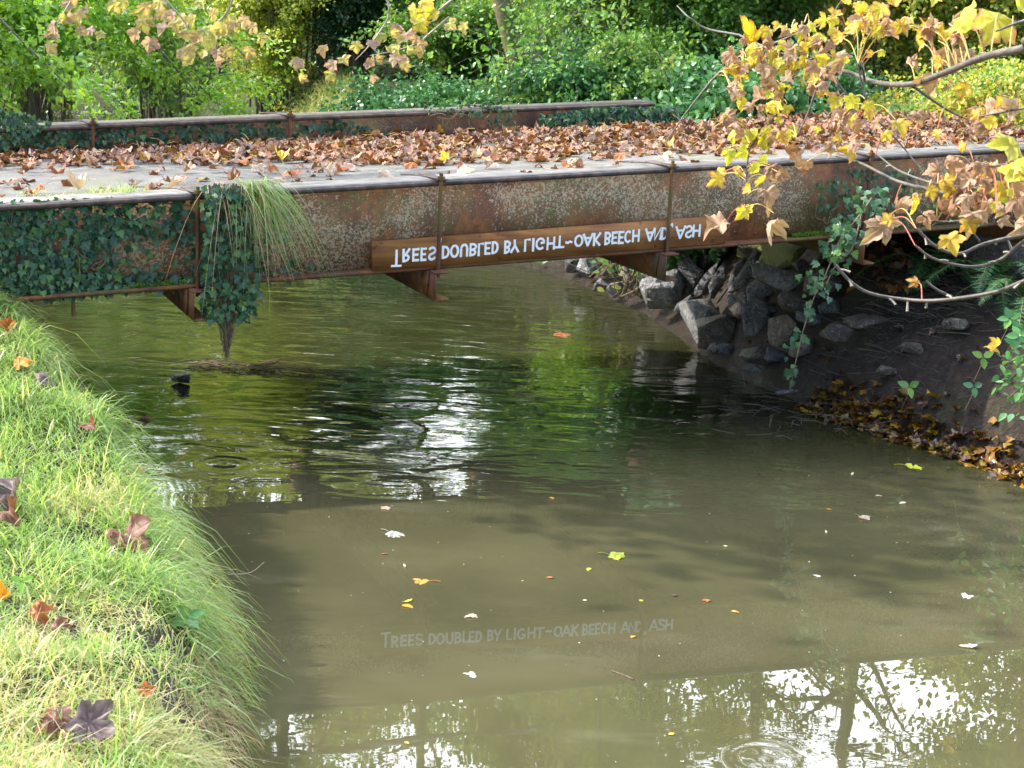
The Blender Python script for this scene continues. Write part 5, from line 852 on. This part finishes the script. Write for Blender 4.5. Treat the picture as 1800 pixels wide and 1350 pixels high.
fern(at_Y(1745, 490, 12.2), [(-.35, -.8, .35), (-.9, -.4, .3), (.3, -.9, .4), (.8, -.2, .4), (-.1, -.95, .05)], 'large fern hanging over the mud bank under the right end of the bridge', .62, 1)
fern(at_Y(1640, 480, 12.8), [(-.4, -.8, .3), (-.9, -.2, .3), (.3, -.9, .3), (0, -.6, .8)], 'shaded fern left of the large fern', .62, 2)
fern(at_Y(1800, 530, 11.8), [(-.7, -.5, .5), (0, -.9, .4), (-.9, .2, .4), (-.3, -.9, 0)], 'yellow-green fern at the right edge of the frame', .5, 3)
# sprigs of glossy leaves on the mud bank and on the grass
def sprig(px, py, Y_, w, lab, n_=3, col='green', seed=0):
    rs = np.random.RandomState(seed); P_ = at_Y(px, py, Y_); root = thing('bramble_sprig', lab, 'plant', tuple(P_)); mb = MB(); s_ = w*Y_/FPX; g_ = P_-UP*.15; a = np.arange(n_)*2*PI/n_+.6; d = np.column_stack([np.cos(a), np.zeros(n_)-.1, np.sin(a)]); leaves(mb, OVAL, np.broadcast_to(P_, (n_, 3))+d*.004, np.broadcast_to(np.array([0, -.8, .6]), (n_, 3))+rs.normal(0, .15, (n_, 3)), d, np.full(n_, s_), rs.rand(n_), .1, .2, rs)
    mb.build('leaves', G[col], root); st = MB(); v_, f_ = tube_vf(bez([P_+np.array([0, .01, 0]), P_+np.array([.02, .08, -.06]), P_+np.array([.0, .16, -.2])], 4), .0025, 4); st.add(v_, f_); st.build('stem', G['stem'], root)
sprig(1598, 680, 11.2, 22, 'three-leaved green sprig low on the mud bank', seed=1); sprig(1728, 628, 10.9, 22, 'three-leaved green sprig beside the hanging yellow leaf', seed=2); sprig(1712, 680, 10.8, 20, 'small dull sprig near the leaf litter shoreline', col='ivy', seed=3)
sprig(1775, 560, 10.4, 22, 'pale green sprig at the right edge above the yellow leaf', 5, 'bramble', 4); sprig(1792, 590, 10.2, 24, 'pale bramble sprig at the right edge beside the yellow leaf', 5, 'bramble', 5)
P_ = hit_ground(330, 1085, .12); sprig(330, 1085, P_[1], 34, 'pair of smooth pale green leaves at the edge of the grassy bank', 4, 'bramble', 6)
P_ = hit_ground(40, 1020, .12); sprig(38, 1022, P_[1], 22, 'small yellow-green sprig in the grass at the left edge', 3, 'hazel', 7)
for k, (a, b, n_, lab) in enumerate(((1105, 505, 26, 'clump of dead stems at the waterline beneath the board'), (1075, 470, 10, 'pale round-leaved plant on the rocks below the board'))):
    Y_ = 15.2; P_ = at_Y(a, b, Y_); root = thing('bank_plant', lab, 'plant', tuple(P_)); st = MB(); rs = np.random.RandomState(k+400); tips = []
    for _ in range(n_): e_ = P_+np.array([rs.normal(0, .16), rs.normal(0, .08), rs.uniform(.02, .3)]); s0 = P_+np.array([rs.normal(0, .1), 0, -.1]); v_, f_ = tube_vf(bez([s0, (s0+e_)/2+rs.normal(0, .02, 3), e_], 4), .004, 4); st.add(v_, f_); tips.append(e_)
    st.build('stems', G['stem'], root); mb = MB(); tips = np.array(tips*(1 if k == 0 else 3))+rs.normal(0, .05, (len(tips)*(1 if k == 0 else 3), 3)); n2 = len(tips); leaves(mb, OVAL, tips, rvec(rs, n2)*.5+np.array([0, -.8, .5]), rvec(rs, n2), rs.uniform(.04, .08, n2), rs.rand(n2), .1, .1, rs); mb.build('leaves', G['bramble' if k else 'lime'], root)
for o in bpy.data.objects:
    if '_w' in o: del o['_w']
print('objects', len(bpy.data.objects), 'polys', sum(len(o.data.polygons) for o in bpy.data.objects if o.type == 'MESH'))
